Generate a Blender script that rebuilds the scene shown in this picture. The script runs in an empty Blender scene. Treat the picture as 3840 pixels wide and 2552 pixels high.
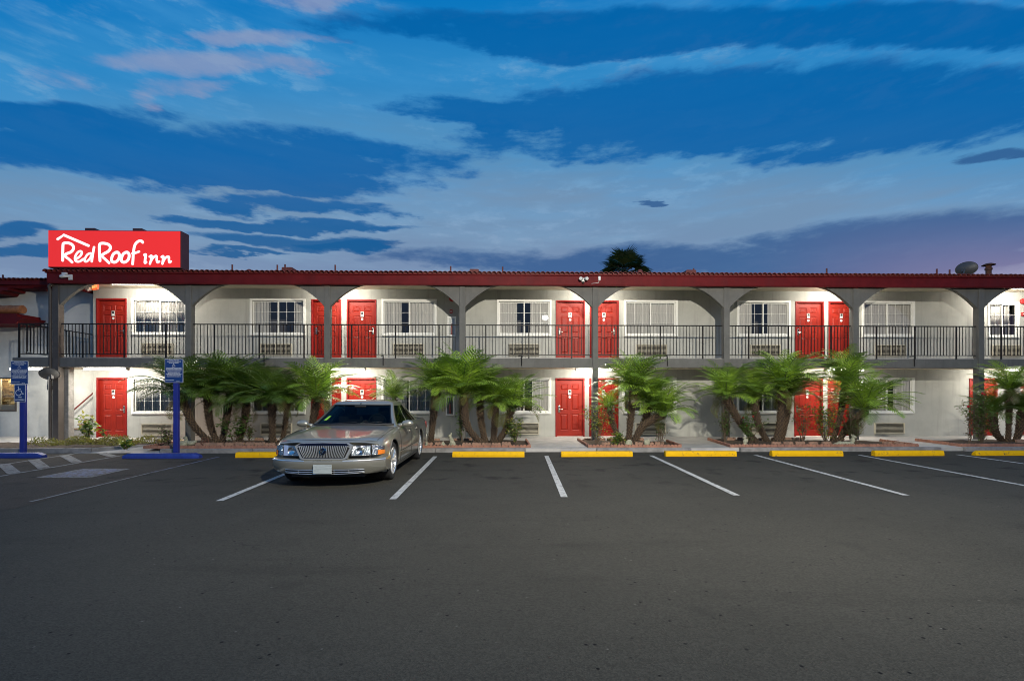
import bpy, bmesh, math, random
from mathutils import Vector, Matrix, noise as mnoise
random.seed(7)
sc = bpy.context.scene
R = math.radians

# ------------------------------------------------------------------ camera
CAM_H, YAW, LENS = 1.57, R(1.2), 17.0
cam_d = bpy.data.cameras.new('camera')
cam = bpy.data.objects.new('camera', cam_d)
sc.collection.objects.link(cam)
cam.location = (0, 0, CAM_H)
cam.rotation_euler = (R(90), 0, -YAW)
cam_d.sensor_width = 36; cam_d.lens = LENS
cam_d.shift_y = (1481 - 1276) / 3840
cam_d.clip_start = .05; cam_d.clip_end = 3000
sc.camera = cam

# ------------------------------------------------------------------ exposure
sc.view_settings.view_transform = 'Standard'
sc.view_settings.look = 'None'
sc.view_settings.exposure = 0.0
sc.view_settings.gamma = 1.0
sc.view_settings.use_curve_mapping = False
try:
    sc.cycles.use_denoising = True
    sc.cycles.pixel_filter_type = 'BLACKMAN_HARRIS'; sc.cycles.filter_width = 1.0
    sc.cycles.max_bounces = 6
    sc.cycles.diffuse_bounces = 3
    sc.cycles.glossy_bounces = 3
    sc.cycles.transparent_max_bounces = 16
    sc.cycles.sample_clamp_indirect = 6.0
    sc.cycles.caustics_reflective = False
    sc.cycles.caustics_refractive = False
except Exception:
    pass

# ------------------------------------------------------------------ dusk sky with cloud banks
world = bpy.data.worlds.new('World'); sc.world = world
world.use_nodes = True
nt = world.node_tree; nt.nodes.clear()
def wn(t, **k):
    n = nt.nodes.new(t)
    for a, b in k.items(): setattr(n, a, b)
    return n
def wl(a, b): nt.links.new(a, b)
def wm(op, a, b=None, c=None, clamp=False):
    n = wn('ShaderNodeMath', operation=op, use_clamp=clamp)
    for i, v in enumerate((a, b, c)):
        if v is None: continue
        if isinstance(v, (int, float)): n.inputs[i].default_value = v
        else: wl(v, n.inputs[i])
    return n.outputs[0]
def wsmooth(v, lo, hi, a=0.0, b=1.0):
    n = wn('ShaderNodeMapRange', interpolation_type='SMOOTHSTEP')
    wl(v, n.inputs[0])
    for i, q in enumerate((lo, hi, a, b)): n.inputs[i + 1].default_value = q
    return n.outputs[0]
def wmix(f, a, b, blend='MIX'):
    n = wn('ShaderNodeMix', data_type='RGBA', blend_type=blend)
    if isinstance(f, (int, float)): n.inputs[0].default_value = f
    else: wl(f, n.inputs[0])
    for i, v in ((6, a), (7, b)):
        if isinstance(v, tuple): n.inputs[i].default_value = (*v, 1)
        else: wl(v, n.inputs[i])
    return n.outputs[2]
tc = wn('ShaderNodeTexCoord')
sep = wn('ShaderNodeSeparateXYZ'); wl(tc.outputs['Generated'], sep.inputs[0])
dx, dy, dz = sep.outputs
def wnoise(scale, sx, sy, sz, detail=6, rough=.6, off=0.0):
    m = wn('ShaderNodeMapping'); wl(tc.outputs['Generated'], m.inputs[0])
    m.inputs['Scale'].default_value = (sx, sy, sz); m.inputs['Location'].default_value = (off, off * .7, off * 1.3)
    n = wn('ShaderNodeTexNoise'); wl(m.outputs[0], n.inputs['Vector'])
    n.inputs['Scale'].default_value = scale; n.inputs['Detail'].default_value = detail; n.inputs['Roughness'].default_value = rough
    return n.outputs[0]
n_big = wnoise(2.2, 1, 1, 3.2, 3, .5, 3.0)
n_mid = wnoise(4.5, 1, 1, 5.5, 5, .6, 1.0)
n_fine = wnoise(6.0, 1, 1, 3.6, 9, .58, 5.0)
n_streak = wnoise(3.2, .8, .8, 7.0, 7, .56, 9.0)
n_wisp = wnoise(17.0, 1, 1, 3.2, 6, .62, 2.0)
ady = wm('MAXIMUM', wm('ABSOLUTE', dy), .04)
wob1 = wm('MULTIPLY', wm('SUBTRACT', n_mid, .5), .40)
wob2 = wm('ADD', wm('MULTIPLY', wm('SUBTRACT', n_big, .5), .12), wm('MULTIPLY', wm('SUBTRACT', n_fine, .5), .07))
gu = wm('ADD', wm('DIVIDE', dx, ady), wob1)
gv = wm('ADD', wm('DIVIDE', dz, ady), wob2)
def bank(cx, cy, rx, ry, tilt=0.0):
    """one bank of cloud in the sky, centre and size as tangents of azimuth and elevation"""
    a = wm('SUBTRACT', gu, cx); b = wm('SUBTRACT', gv, cy)
    if tilt: b = wm('SUBTRACT', b, wm('MULTIPLY', a, tilt))
    qa = wm('POWER', wm('ABSOLUTE', wm('DIVIDE', a, rx)), 2.0); qb = wm('POWER', wm('ABSOLUTE', wm('DIVIDE', b, ry)), 2.0)
    return wm('SUBTRACT', 1.0, wm('ADD', qa, qb))
def total(lst):
    o = lst[0]
    for q in lst[1:]: o = wm('MAXIMUM', o, q)
    return o
def T(x, y): return ((x - 1180) / 1111 + .021, (910 - y) / 1111)
def B(x, y, rx, ry, tilt=0.0): return bank(*T(x, y), rx / 1111, ry / 1111, tilt)
dark = total([B(1820, 250, 760, 112, .06), B(1250, 262, 330, 42), B(1450, 62, 720, 60, .03), B(2150, 40, 420, 60), B(430, 372, 690, 74, -.03), B(80, 285, 330, 46),
              B(720, 472, 250, 28), B(560, 425, 330, 22), B(660, 522, 290, 15), B(700, 560, 230, 20), B(600, 590, 130, 9), B(10, 562, 150, 18), B(30, 597, 140, 12)])
low = total([B(2120, 560, 470, 66, .06), B(1500, 598, 640, 34), B(1530, 474, 34, 7), B(2330, 345, 120, 16, .12), B(830, 562, 110, 10)])
pink = total([B(440, 176, 270, 30), B(660, 178, 120, 24), B(420, 232, 90, 20), B(560, 115, 160, 20), B(730, 8, 120, 30)])
frill = wm('ADD', wm('MULTIPLY', wm('SUBTRACT', n_fine, .5), 2.2), wm('ADD', wm('MULTIPLY', wm('SUBTRACT', n_streak, .5), 1.2), wm('MULTIPLY', wm('SUBTRACT', n_wisp, .5), 1.5)))
m_dark = wsmooth(wm('ADD', dark, frill), -.30, .42)
m_low = wsmooth(wm('ADD', low, frill), -.45, .55)
m_pink = wsmooth(wm('ADD', pink, wm('MULTIPLY', frill, 1.5)), -.5, 1.3)
# clear air between the banks: deep blue overhead, pale grey-blue lower down
el = wm('ARCTANGENT', wm('DIVIDE', dz, wm('MAXIMUM', wm('ABSOLUTE', dy), .35)))
ramp = wn('ShaderNodeValToRGB'); wl(wm('DIVIDE', el, R(60.0)), ramp.inputs[0])
cr = ramp.color_ramp; cr.interpolation = 'EASE'
def srgb(r, g, b):
    return tuple((c / 255 / 12.92 if c / 255 <= .04045 else ((c / 255 + .055) / 1.055) ** 2.4) for c in (r, g, b))
stops = [(0.0, (132, 138, 168)), (.22, (120, 142, 176)), (.36, (113, 146, 179)), (.46, (82, 142, 188)), (.56, (44, 134, 196)), (.66, (8, 118, 190)), (1.0, (2, 92, 166))]
while len(cr.elements) < len(stops): cr.elements.new(.5)
for e, (p, c) in zip(cr.elements, stops): e.position = p; e.color = (*srgb(*c), 1)
sky = wn('ShaderNodeTexSky', sky_type='NISHITA')
sky.sun_disc = False; sky.sun_elevation = R(-2.0); sky.sun_rotation = R(65); sky.ozone_density = 3.0
nish = wmix(1.0, sky.outputs[0], (.02, .02, .02), 'MULTIPLY')
base = wmix(1.0, ramp.outputs[0], nish, 'ADD')
streak = wsmooth(wm('ADD', wm('MULTIPLY', n_mid, .5), wm('MULTIPLY', n_streak, .5)), .40, .66)
hi = wsmooth(el, R(14), R(27))
wisp = wm('MULTIPLY', wsmooth(n_wisp, .46, .66), wsmooth(n_streak, .42, .62))
base = wmix(wm('MULTIPLY', streak, .55), base, wmix(hi, srgb(140, 172, 200), srgb(70, 150, 208)))
dcol = wmix(hi, srgb(22, 92, 148), srgb(0, 96, 166))
base = wmix(wm('MULTIPLY', wisp, .6), base, wmix(hi, srgb(146, 168, 196), srgb(112, 166, 208)))
c1 = wmix(wm('MULTIPLY', m_low, .82), base, srgb(44, 88, 142))
dens = wm('ADD', wm('MULTIPLY', n_streak, .26), .76, clamp=True)
c2 = wmix(wm('MULTIPLY', m_dark, dens), c1, dcol)
c3 = wmix(wm('MULTIPLY', m_pink, .62), c2, srgb(146, 154, 186))
# last warmth low in the right hand part of the sky
warm = wm('MULTIPLY', wsmooth(dx, .42, .82), wsmooth(el, R(23), R(10)))
c4 = wmix(wm('MULTIPLY', warm, .8), c3, srgb(164, 140, 172))
ground = wsmooth(dz, .0, -.02)
c5 = wmix(ground, c4, (.03, .03, .03))
bg = wn('ShaderNodeBackground'); wl(c5, bg.inputs[0]); bg.inputs[1].default_value = 1.0
wo = wn('ShaderNodeOutputWorld'); wl(bg.outputs[0], wo.inputs[0])

# ------------------------------------------------------------------ helpers
F, CX, HY = 3840 * LENS / 36, 1920.0, 1481.0
def _ray(px, py):
    u = (px - CX) / F; v = (HY - py) / F
    return u * math.cos(YAW) + math.sin(YAW), math.cos(YAW) - u * math.sin(YAW), v
def W(px, py, Y):
    """photograph pixel -> (x, z) on the real upright plane at depth Y"""
    a, b, v = _ray(px, py); return a / b * Y, CAM_H + v / b * Y
def wx(px, Y): return W(px, 1481, Y)[0]
def G(px, py, z=0.0):
    """photograph pixel -> (x, y) on the real ground plane at height z"""
    a, b, v = _ray(px, py); t = (z - CAM_H) / v; return a * t, b * t

col = sc.collection
WL = {}
class MB:
    def __init__(s): s.v = []; s.f = []; s.m = []
    def add(s, vs, fs, m=0):
        o = len(s.v); s.v += [tuple(p) for p in vs]; s.f += [tuple(i + o for i in f) for f in fs]; s.m += [m] * len(fs); return s
    def box(s, x0, x1, y0, y1, z0, z1, m=0):
        return s.add([(x0, y0, z0), (x1, y0, z0), (x1, y1, z0), (x0, y1, z0), (x0, y0, z1), (x1, y0, z1), (x1, y1, z1), (x0, y1, z1)],
                     [(0, 3, 2, 1), (4, 5, 6, 7), (0, 1, 5, 4), (1, 2, 6, 5), (2, 3, 7, 6), (3, 0, 4, 7)], m)
    def bbox(s, x0, x1, y0, y1, z0, z1, b=.01, m=0):
        """box with bevelled edges"""
        bm = bmesh.new(); bmesh.ops.create_cube(bm, size=1)
        for v in bm.verts: v.co = ((x0 + x1) / 2 + v.co.x * (x1 - x0), (y0 + y1) / 2 + v.co.y * (y1 - y0), (z0 + z1) / 2 + v.co.z * (z1 - z0))
        bmesh.ops.bevel(bm, geom=bm.edges[:], offset=b, segments=2, affect='EDGES', profile=.5)
        bm.verts.index_update(); s.add([v.co[:] for v in bm.verts], [[v.index for v in f.verts] for f in bm.faces], m); bm.free(); return s
    def quad(s, a, b, c, d, m=0): return s.add([a, b, c, d], [(0, 1, 2, 3)], m)
    def tube(s, pts, rad, seg=8, m=0, caps=True, flat=None):
        """swept tube; rad number or list; flat = (axis vector, factor) squashes the section"""
        pts = [Vector(p) for p in pts]; n = len(pts)
        if not isinstance(rad, (list, tuple)): rad = [rad] * n
        vs = []; up0 = None
        for i, p in enumerate(pts):
            t = (pts[min(i + 1, n - 1)] - pts[max(i - 1, 0)])
            t = t.normalized() if t.length > 1e-9 else Vector((0, 0, 1))
            if up0 is None: up0 = Vector((0, 0, 1)) if abs(t.z) < .9 else Vector((0, 1, 0))
            a = t.cross(up0)
            if a.length < 1e-6: a = t.orthogonal()
            a.normalize(); b = a.cross(t).normalized(); up0 = b
            for k in range(seg):
                q = 2 * math.pi * k / seg
                o = a * math.cos(q) * rad[i] + b * math.sin(q) * rad[i]
                if flat: ax = flat[0]; o = o - ax * o.dot(ax) * (1 - flat[1])
                vs.append(p + o)
        fs = [(i * seg + k, i * seg + (k + 1) % seg, (i + 1) * seg + (k + 1) % seg, (i + 1) * seg + k) for i in range(n - 1) for k in range(seg)]
        if caps: fs += [tuple(range(seg - 1, -1, -1)), tuple((n - 1) * seg + k for k in range(seg))]
        return s.add(vs, fs, m)
    def capsule(s, pts, r, seg=10, m=0, flat=None):
        """tube with round ends"""
        pts = [Vector(p) for p in pts]
        d0 = (pts[0] - pts[1]).normalized(); d1 = (pts[-1] - pts[-2]).normalized()
        a = [(pts[0] + d0 * r * math.sin(q), r * math.cos(q)) for q in (1.5, 1.2, .8, .4)]
        z = [(pts[-1] + d1 * r * math.sin(q), r * math.cos(q)) for q in (.4, .8, 1.2, 1.5)]
        full = a + [(p, r) for p in pts] + z
        return s.tube([q[0] for q in full], [q[1] for q in full], seg, m, True, flat)
    def cyl(s, p0, p1, r, seg=12, m=0): return s.tube([p0, p1], r, seg, m)
    def sphere(s, c, r, seg=10, m=0):
        if not isinstance(r, (list, tuple)): r = (r, r, r)
        vs = [(c[0], c[1], c[2] - r[2])]; h = seg // 2
        for i in range(1, h):
            q = math.pi * i / h
            vs += [(c[0] + r[0] * math.sin(q) * math.cos(2 * math.pi * k / seg), c[1] + r[1] * math.sin(q) * math.sin(2 * math.pi * k / seg), c[2] - r[2] * math.cos(q)) for k in range(seg)]
        vs.append((c[0], c[1], c[2] + r[2])); L = len(vs) - 1
        fs = [(0, 1 + (k + 1) % seg, 1 + k) for k in range(seg)]
        for i in range(h - 2):
            fs += [(1 + i * seg + k, 1 + i * seg + (k + 1) % seg, 1 + (i + 1) * seg + (k + 1) % seg, 1 + (i + 1) * seg + k) for k in range(seg)]
        b = 1 + (h - 2) * seg
        fs += [(b + k, b + (k + 1) % seg, L) for k in range(seg)]
        return s.add(vs, fs, m)
    def prism(s, poly, f0, f1, m=0):
        """extrude polygon; f0/f1 map (a, b) to 3D at each end"""
        n = len(poly); vs = [f0(*p) for p in poly] + [f1(*p) for p in poly]
        fs = [(i, (i + 1) % n, n + (i + 1) % n, n + i) for i in range(n)] + [tuple(range(n - 1, -1, -1)), tuple(range(n, 2 * n))]
        return s.add(vs, fs, m)
    def lathe(s, prof, c, axis='z', seg=20, m=0):
        """prof list of (radius, height)"""
        vs = []
        for r, h in prof:
            for k in range(seg):
                q = 2 * math.pi * k / seg; a, b = r * math.cos(q), r * math.sin(q)
                vs.append({'z': (c[0] + a, c[1] + b, c[2] + h), 'x': (c[0] + h, c[1] + a, c[2] + b), 'y': (c[0] + a, c[1] + h, c[2] + b)}[axis])
        n = len(prof)
        return s.add(vs, [(i * seg + k, i * seg + (k + 1) % seg, (i + 1) * seg + (k + 1) % seg, (i + 1) * seg + k) for i in range(n - 1) for k in range(seg)], m)
    def grid(s, rows, m=0, closed=False):
        n = len(rows); k = len(rows[0]); fs = []
        for i in range(n - 1):
            for j in range(k if closed else k - 1):
                fs.append((i * k + j, i * k + (j + 1) % k, (i + 1) * k + (j + 1) % k, (i + 1) * k + j))
        return s.add([p for r in rows for p in r], fs, m)
    def mesh(s, name, mats, smooth=False, loc=(0, 0, 0), fix=True):
        me = bpy.data.meshes.new(name)
        me.from_pydata([(p[0] - loc[0], p[1] - loc[1], p[2] - loc[2]) for p in s.v], [], s.f)
        for q in (mats if isinstance(mats, (list, tuple)) else [mats]): me.materials.append(q)
        if len(me.materials) > 1: me.polygons.foreach_set('material_index', s.m)
        if fix:
            bm = bmesh.new(); bm.from_mesh(me); bmesh.ops.recalc_face_normals(bm, faces=bm.faces[:]); bm.to_mesh(me); bm.free()
        if smooth:
            me.polygons.foreach_set('use_smooth', [True] * len(me.polygons))
            if smooth != 'all':
                try: me.set_sharp_from_angle(angle=R(40))
                except Exception: pass
        me.update(); return me
    def build(s, name, mats, parent=None, smooth=False, loc=None, fix=True):
        if loc is None: loc = WL.get(parent.name, (0, 0, 0)) if parent else (0, 0, 0)
        return put(name, s.mesh(name, mats, smooth, loc, fix), parent, loc)
def put(name, data, parent=None, loc=(0, 0, 0), rot=None, scale=None):
    """link an object at WORLD position loc under an unrotated parent"""
    o = bpy.data.objects.new(name, data); col.objects.link(o)
    if parent is not None:
        o.parent = parent; b = WL[parent.name]; o.location = (loc[0] - b[0], loc[1] - b[1], loc[2] - b[2])
    else: o.location = loc
    if rot: o.rotation_euler = rot
    if scale: o.scale = scale
    WL[o.name] = tuple(loc); return o
def empty(name, loc=(0, 0, 0), parent=None):
    o = put(name, None, parent, loc); o.empty_display_size = .1; return o
def tag(o, label=None, cat=None, group=None, kind=None):
    if label: o['label'] = label
    if cat: o['category'] = cat
    if group: o['group'] = group
    if kind: o['kind'] = kind
    return o
def text_mesh(s, size, mat, bold=0.0, align='CENTER', extrude=.001):
    c = bpy.data.curves.new('lettering', 'FONT'); c.body = s; c.size = size; c.align_x = align; c.align_y = 'CENTER'
    c.extrude = extrude; c.offset = bold; c.resolution_u = 2
    t = bpy.data.objects.new('lettering', c); col.objects.link(t)
    dg = bpy.context.evaluated_depsgraph_get(); me = bpy.data.meshes.new_from_object(t.evaluated_get(dg))
    bpy.data.objects.remove(t); bpy.data.curves.remove(c); me.materials.clear(); me.materials.append(mat); return me
def bez(pts, n=8):
    """smooth curve through points (Catmull-Rom)"""
    P = [Vector(p) for p in pts]; P = [P[0] * 2 - P[1]] + P + [P[-1] * 2 - P[-2]]; out = []
    for i in range(1, len(P) - 2):
        for k in range(n):
            t = k / n; a, b, c, d = P[i - 1:i + 3]
            out.append(.5 * ((2 * b) + (c - a) * t + (2 * a - 5 * b + 4 * c - d) * t * t + (3 * b - a - 3 * c + d) * t ** 3))
    out.append(P[-2]); return out
def interp(x, xs, ys):
    if x <= xs[0]: return ys[0]
    for i in range(len(xs) - 1):
        if x <= xs[i + 1]:
            t = (x - xs[i]) / (xs[i + 1] - xs[i])
            m0 = (ys[i + 1] - ys[i - 1]) / (xs[i + 1] - xs[i - 1]) if i > 0 else (ys[i + 1] - ys[i]) / (xs[i + 1] - xs[i])
            m1 = (ys[i + 2] - ys[i]) / (xs[i + 2] - xs[i]) if i + 2 < len(xs) else (ys[i + 1] - ys[i]) / (xs[i + 1] - xs[i])
            h = xs[i + 1] - xs[i]
            return (2 * t ** 3 - 3 * t * t + 1) * ys[i] + (t ** 3 - 2 * t * t + t) * h * m0 + (-2 * t ** 3 + 3 * t * t) * ys[i + 1] + (t ** 3 - t * t) * h * m1
    return ys[-1]

# ------------------------------------------------------------------ materials
def mat(name, c, rough=.6, metal=0.0, var=0.0, vscale=6.0, c2=None, bump=0.0, bscale=60.0, coat=0.0, emit=None, estr=0.0, spec=None, wear=None, stretch=None, sub=0.0, alpha_noise=None):
    m = bpy.data.materials.new(name); m.use_nodes = True
    t = m.node_tree; b = t.nodes['Principled BSDF']; N = t.nodes.new; L = t.links.new
    b.inputs['Base Color'].default_value = (*c, 1); b.inputs['Roughness'].default_value = rough; b.inputs['Metallic'].default_value = metal
    if coat: b.inputs['Coat Weight'].default_value = coat; b.inputs['Coat Roughness'].default_value = .04
    if spec is not None: b.inputs['Specular IOR Level'].default_value = spec
    if emit: b.inputs['Emission Color'].default_value = (*emit, 1); b.inputs['Emission Strength'].default_value = estr
    g = N('ShaderNodeNewGeometry'); vec = g.outputs['Position']
    if stretch:
        mp = N('ShaderNodeMapping'); mp.inputs['Scale'].default_value = stretch; L(vec, mp.inputs[0]); vec = mp.outputs[0]
    out = None
    if var or c2:
        n = N('ShaderNodeTexNoise'); n.inputs['Scale'].default_value = vscale; n.inputs['Detail'].default_value = 6; n.inputs['Roughness'].default_value = .62; L(vec, n.inputs['Vector'])
        r = N('ShaderNodeMapRange'); r.interpolation_type = 'SMOOTHSTEP'; L(n.outputs[0], r.inputs[0]); r.inputs[1].default_value = .32; r.inputs[2].default_value = .68
        x = N('ShaderNodeMix'); x.data_type = 'RGBA'; L(r.outputs[0], x.inputs[0])
        e = c2 if c2 else tuple(q * (1 - var) for q in c)
        x.inputs[6].default_value = (*c, 1); x.inputs[7].default_value = (*e, 1); out = x.outputs[2]
    if wear:   # (colour, scale, low, high): worn patches of another colour
        n = N('ShaderNodeTexNoise'); n.inputs['Scale'].default_value = wear[1]; n.inputs['Detail'].default_value = 8; n.inputs['Roughness'].default_value = .75; L(vec, n.inputs['Vector'])
        r = N('ShaderNodeMapRange'); L(n.outputs[0], r.inputs[0]); r.inputs[1].default_value = wear[2]; r.inputs[2].default_value = wear[3]
        x = N('ShaderNodeMix'); x.data_type = 'RGBA'; L(r.outputs[0], x.inputs[0])
        if out: L(out, x.inputs[6])
        else: x.inputs[6].default_value = (*c, 1)
        x.inputs[7].default_value = (*wear[0], 1); out = x.outputs[2]
    if out: L(out, b.inputs['Base Color'])
    if bump:
        n = N('ShaderNodeTexNoise'); n.inputs['Scale'].default_value = bscale; n.inputs['Detail'].default_value = 4; L(vec, n.inputs['Vector'])
        p = N('ShaderNodeBump'); p.inputs['Strength'].default_value = bump; p.inputs['Distance'].default_value = .02; L(n.outputs[0], p.inputs['Height']); L(p.outputs[0], b.inputs['Normal'])
    return m
def glass_mat(name, tint=(.75, .8, .8), rough=.02, ior=1.5, boost=0.0):
    m = bpy.data.materials.new(name); m.use_nodes = True; t = m.node_tree; t.nodes.clear(); N = t.nodes.new; L = t.links.new
    tr = N('ShaderNodeBsdfTransparent'); tr.inputs[0].default_value = (*tint, 1)
    gl = N('ShaderNodeBsdfGlossy'); gl.inputs['Roughness'].default_value = rough; gl.inputs[0].default_value = (.9, .95, 1, 1)
    fr = N('ShaderNodeFresnel'); fr.inputs[0].default_value = ior
    ad = N('ShaderNodeMath'); ad.operation = 'ADD'; ad.use_clamp = True; L(fr.outputs[0], ad.inputs[0]); ad.inputs[1].default_value = boost
    mx = N('ShaderNodeMixShader'); L(ad.outputs[0], mx.inputs[0]); L(tr.outputs[0], mx.inputs[1]); L(gl.outputs[0], mx.inputs[2])
    o = N('ShaderNodeOutputMaterial'); L(mx.outputs[0], o.inputs[0]); return m
def asphalt_mat(name, c, c2, c3):
    m = bpy.data.materials.new(name); m.use_nodes = True; t = m.node_tree; b = t.nodes['Principled BSDF']; N = t.nodes.new; L = t.links.new
    g = N('ShaderNodeNewGeometry'); pos = g.outputs['Position']
    def nz(s, d=6, r=.6, vec=pos):
        n = N('ShaderNodeTexNoise'); n.inputs['Scale'].default_value = s; n.inputs['Detail'].default_value = d; n.inputs['Roughness'].default_value = r; L(vec, n.inputs['Vector']); return n.outputs[0]
    def mr(v, a, q, x=0.0, y=1.0):
        n = N('ShaderNodeMapRange'); L(v, n.inputs[0]); n.inputs[1].default_value = a; n.inputs[2].default_value = q; n.inputs[3].default_value = x; n.inputs[4].default_value = y; return n.outputs[0]
    def mx(f, a, q, bl='MIX'):
        n = N('ShaderNodeMix'); n.data_type = 'RGBA'; n.blend_type = bl
        if isinstance(f, float): n.inputs[0].default_value = f
        else: L(f, n.inputs[0])
        for i, v in ((6, a), (7, q)):
            if isinstance(v, tuple): n.inputs[i].default_value = (*v, 1)
            else: L(v, n.inputs[i])
        return n.outputs[2]
    base = mx(mr(nz(.35, 5), .35, .65), c, c2)
    base = mx(mr(nz(1.3, 8, .7), .52, .75, 0, .55), base, c3)
    st = N('ShaderNodeMapping'); st.inputs['Scale'].default_value = (.25, 1.4, 1); L(pos, st.inputs[0])
    base = mx(mr(nz(1.1, 7, .65, st.outputs[0]), .56, .72, 0, .5), base, tuple(q * .55 for q in c))
    vo = N('ShaderNodeTexVoronoi'); vo.inputs['Scale'].default_value = 95; L(pos, vo.inputs['Vector'])
    s2 = N('ShaderNodeSeparateColor'); L(vo.outputs['Color'], s2.inputs[0])
    grain = mr(s2.outputs[0], 0, 1, .78, 1.24)
    base = mx(1.0, base, mxv(t, grain), 'MULTIPLY')
    vo2 = N('ShaderNodeTexVoronoi'); vo2.inputs['Scale'].default_value = 26; L(pos, vo2.inputs['Vector'])
    s3 = N('ShaderNodeSeparateColor'); L(vo2.outputs['Color'], s3.inputs[0])
    spot = N('ShaderNodeMath'); spot.operation = 'MULTIPLY'; L(mr(s3.outputs[0], .992, .996), spot.inputs[0]); L(mr(vo2.outputs['Distance'], .3, .15), spot.inputs[1])
    base = mx(spot.outputs[0], base, (.13, .125, .11))
    dk = N('ShaderNodeMath'); dk.operation = 'MULTIPLY'; L(mr(s3.outputs[1], .975, .985), dk.inputs[0]); L(mr(vo2.outputs['Distance'], .4, .2), dk.inputs[1])
    base = mx(dk.outputs[0], base, (.008, .008, .008))
    sp_ = N('ShaderNodeSeparateXYZ'); L(pos, sp_.inputs[0])
    bay = N('ShaderNodeMath'); bay.operation = 'MULTIPLY'; L(mr(sp_.outputs[1], 8.0, 9.0), bay.inputs[0]); L(mr(sp_.outputs[1], 13.2, 12.4), bay.inputs[1])
    drip = N('ShaderNodeMath'); drip.operation = 'MULTIPLY'; L(mr(nz(1.7, 4, .55), .56, .70, 0, .75), drip.inputs[0]); L(bay.outputs[0], drip.inputs[1])
    base = mx(mr(nz(.9, 3, .5), .64, .76, 0, .4), base, (.018, .018, .017))
    base = mx(drip.outputs[0], base, (.014, .014, .013))
    # hairline cracks
    vc = N('ShaderNodeTexVoronoi'); vc.feature = 'DISTANCE_TO_EDGE'; vc.inputs['Scale'].default_value = .28
    wp = N('ShaderNodeVectorMath'); wp.operation = 'ADD'; L(pos, wp.inputs[0])
    nn = N('ShaderNodeTexNoise'); nn.inputs['Scale'].default_value = 1.6; nn.inputs['Detail'].default_value = 8; L(pos, nn.inputs['Vector'])
    sv = N('ShaderNodeVectorMath'); sv.operation = 'SCALE'; L(nn.outputs['Color'], sv.inputs[0]); sv.inputs['Scale'].default_value = 1.6; L(sv.outputs[0], wp.inputs[1]); L(wp.outputs[0], vc.inputs['Vector'])
    ck = N('ShaderNodeMath'); ck.operation = 'MULTIPLY'; L(mr(vc.outputs['Distance'], .004, .001), ck.inputs[0]); L(mr(nz(.5), .54, .66, 0, .6), ck.inputs[1])
    base = mx(ck.outputs[0], base, (.01, .01, .01))
    L(base, b.inputs['Base Color']); b.inputs['Roughness'].default_value = .9; b.inputs['Specular IOR Level'].default_value = .12
    p = N('ShaderNodeBump'); p.inputs['Strength'].default_value = .7; p.inputs['Distance'].default_value = .006; L(vo.outputs['Distance'], p.inputs['Height']); L(p.outputs[0], b.inputs['Normal'])
    return m
def mxv(t, v):
    c = t.nodes.new('ShaderNodeCombineColor')
    for i in range(3): t.links.new(v, c.inputs[i])
    return c.outputs[0]

M = {}
M['asphalt'] = asphalt_mat('asphalt', (.0575, .0550, .0455), (.049, .047, .039), (.065, .062, .052))
M['asphalt_old'] = asphalt_mat('asphalt_weathered', (.072, .060, .047), (.055, .048, .040), (.085, .072, .058))
M['concrete'] = mat('concrete', (.46, .44, .41), .85, var=.25, vscale=2.2, bump=.2, bscale=90, wear=((.22, .21, .2), 3.0, .58, .78))
M['kerb'] = mat('kerb_concrete', (.27, .26, .25), .9, var=.35, vscale=5, bump=.25, bscale=70)
M['stucco'] = mat('stucco_pale_grey', (.42, .42, .385), .92, var=.13, vscale=1.4, bump=.35, bscale=130, wear=((.31, .32, .29), 2.3, .58, .85))
def streaks(m, c, lo, hi, sc=(2.6, 2.6, .22), amt=.7):
    t = m.node_tree; b = t.nodes['Principled BSDF']; l = b.inputs['Base Color'].links[0]; src = l.from_socket
    g = t.nodes.new('ShaderNodeNewGeometry'); mp = t.nodes.new('ShaderNodeMapping'); mp.inputs['Scale'].default_value = sc; t.links.new(g.outputs['Position'], mp.inputs[0])
    n = t.nodes.new('ShaderNodeTexNoise'); n.inputs['Scale'].default_value = 2.0; n.inputs['Detail'].default_value = 7; n.inputs['Roughness'].default_value = .6; t.links.new(mp.outputs[0], n.inputs['Vector'])
    r = t.nodes.new('ShaderNodeMapRange'); t.links.new(n.outputs[0], r.inputs[0]); r.inputs[1].default_value = lo; r.inputs[2].default_value = hi; r.inputs[4].default_value = amt
    x = t.nodes.new('ShaderNodeMix'); x.data_type = 'RGBA'; t.links.new(r.outputs[0], x.inputs[0]); t.links.new(src, x.inputs[6]); x.inputs[7].default_value = (*c, 1); t.links.new(x.outputs[2], b.inputs['Base Color'])
streaks(M['stucco'], (.27, .265, .24), .52, .74)
M['stucco_wing'] = mat('stucco_wing', (.60, .60, .56), .92, var=.22, vscale=1.1, bump=.3, bscale=120, wear=((.44, .44, .40), 1.6, .55, .8))
M['cream'] = mat('soffit_cream', (.68, .60, .47), .9, var=.1, vscale=2, bump=.25, bscale=110)
M['grey'] = mat('trim_grey', (.150, .146, .136), .8, var=.14, vscale=3, bump=.25, bscale=140, spec=.2, wear=((.19, .185, .17), 5, .62, .8))
streaks(M['grey'], (.10, .097, .09), .5, .72)
M['brown'] = mat('post_brown', (.085, .070, .060), .6, var=.2, vscale=4, bump=.2, bscale=90)
M['pillar'] = mat('rough_pillar', (.30, .29, .27), .95, var=.3, vscale=8, bump=.7, bscale=45)
M['fascia'] = mat('fascia_red', (.135, .010, .012), .6, var=.25, vscale=2.5, bump=.3, bscale=55, spec=.15, wear=((.18, .025, .024), 4, .64, .85))
streaks(M['fascia'], (.10, .012, .014), .5, .7)
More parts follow.
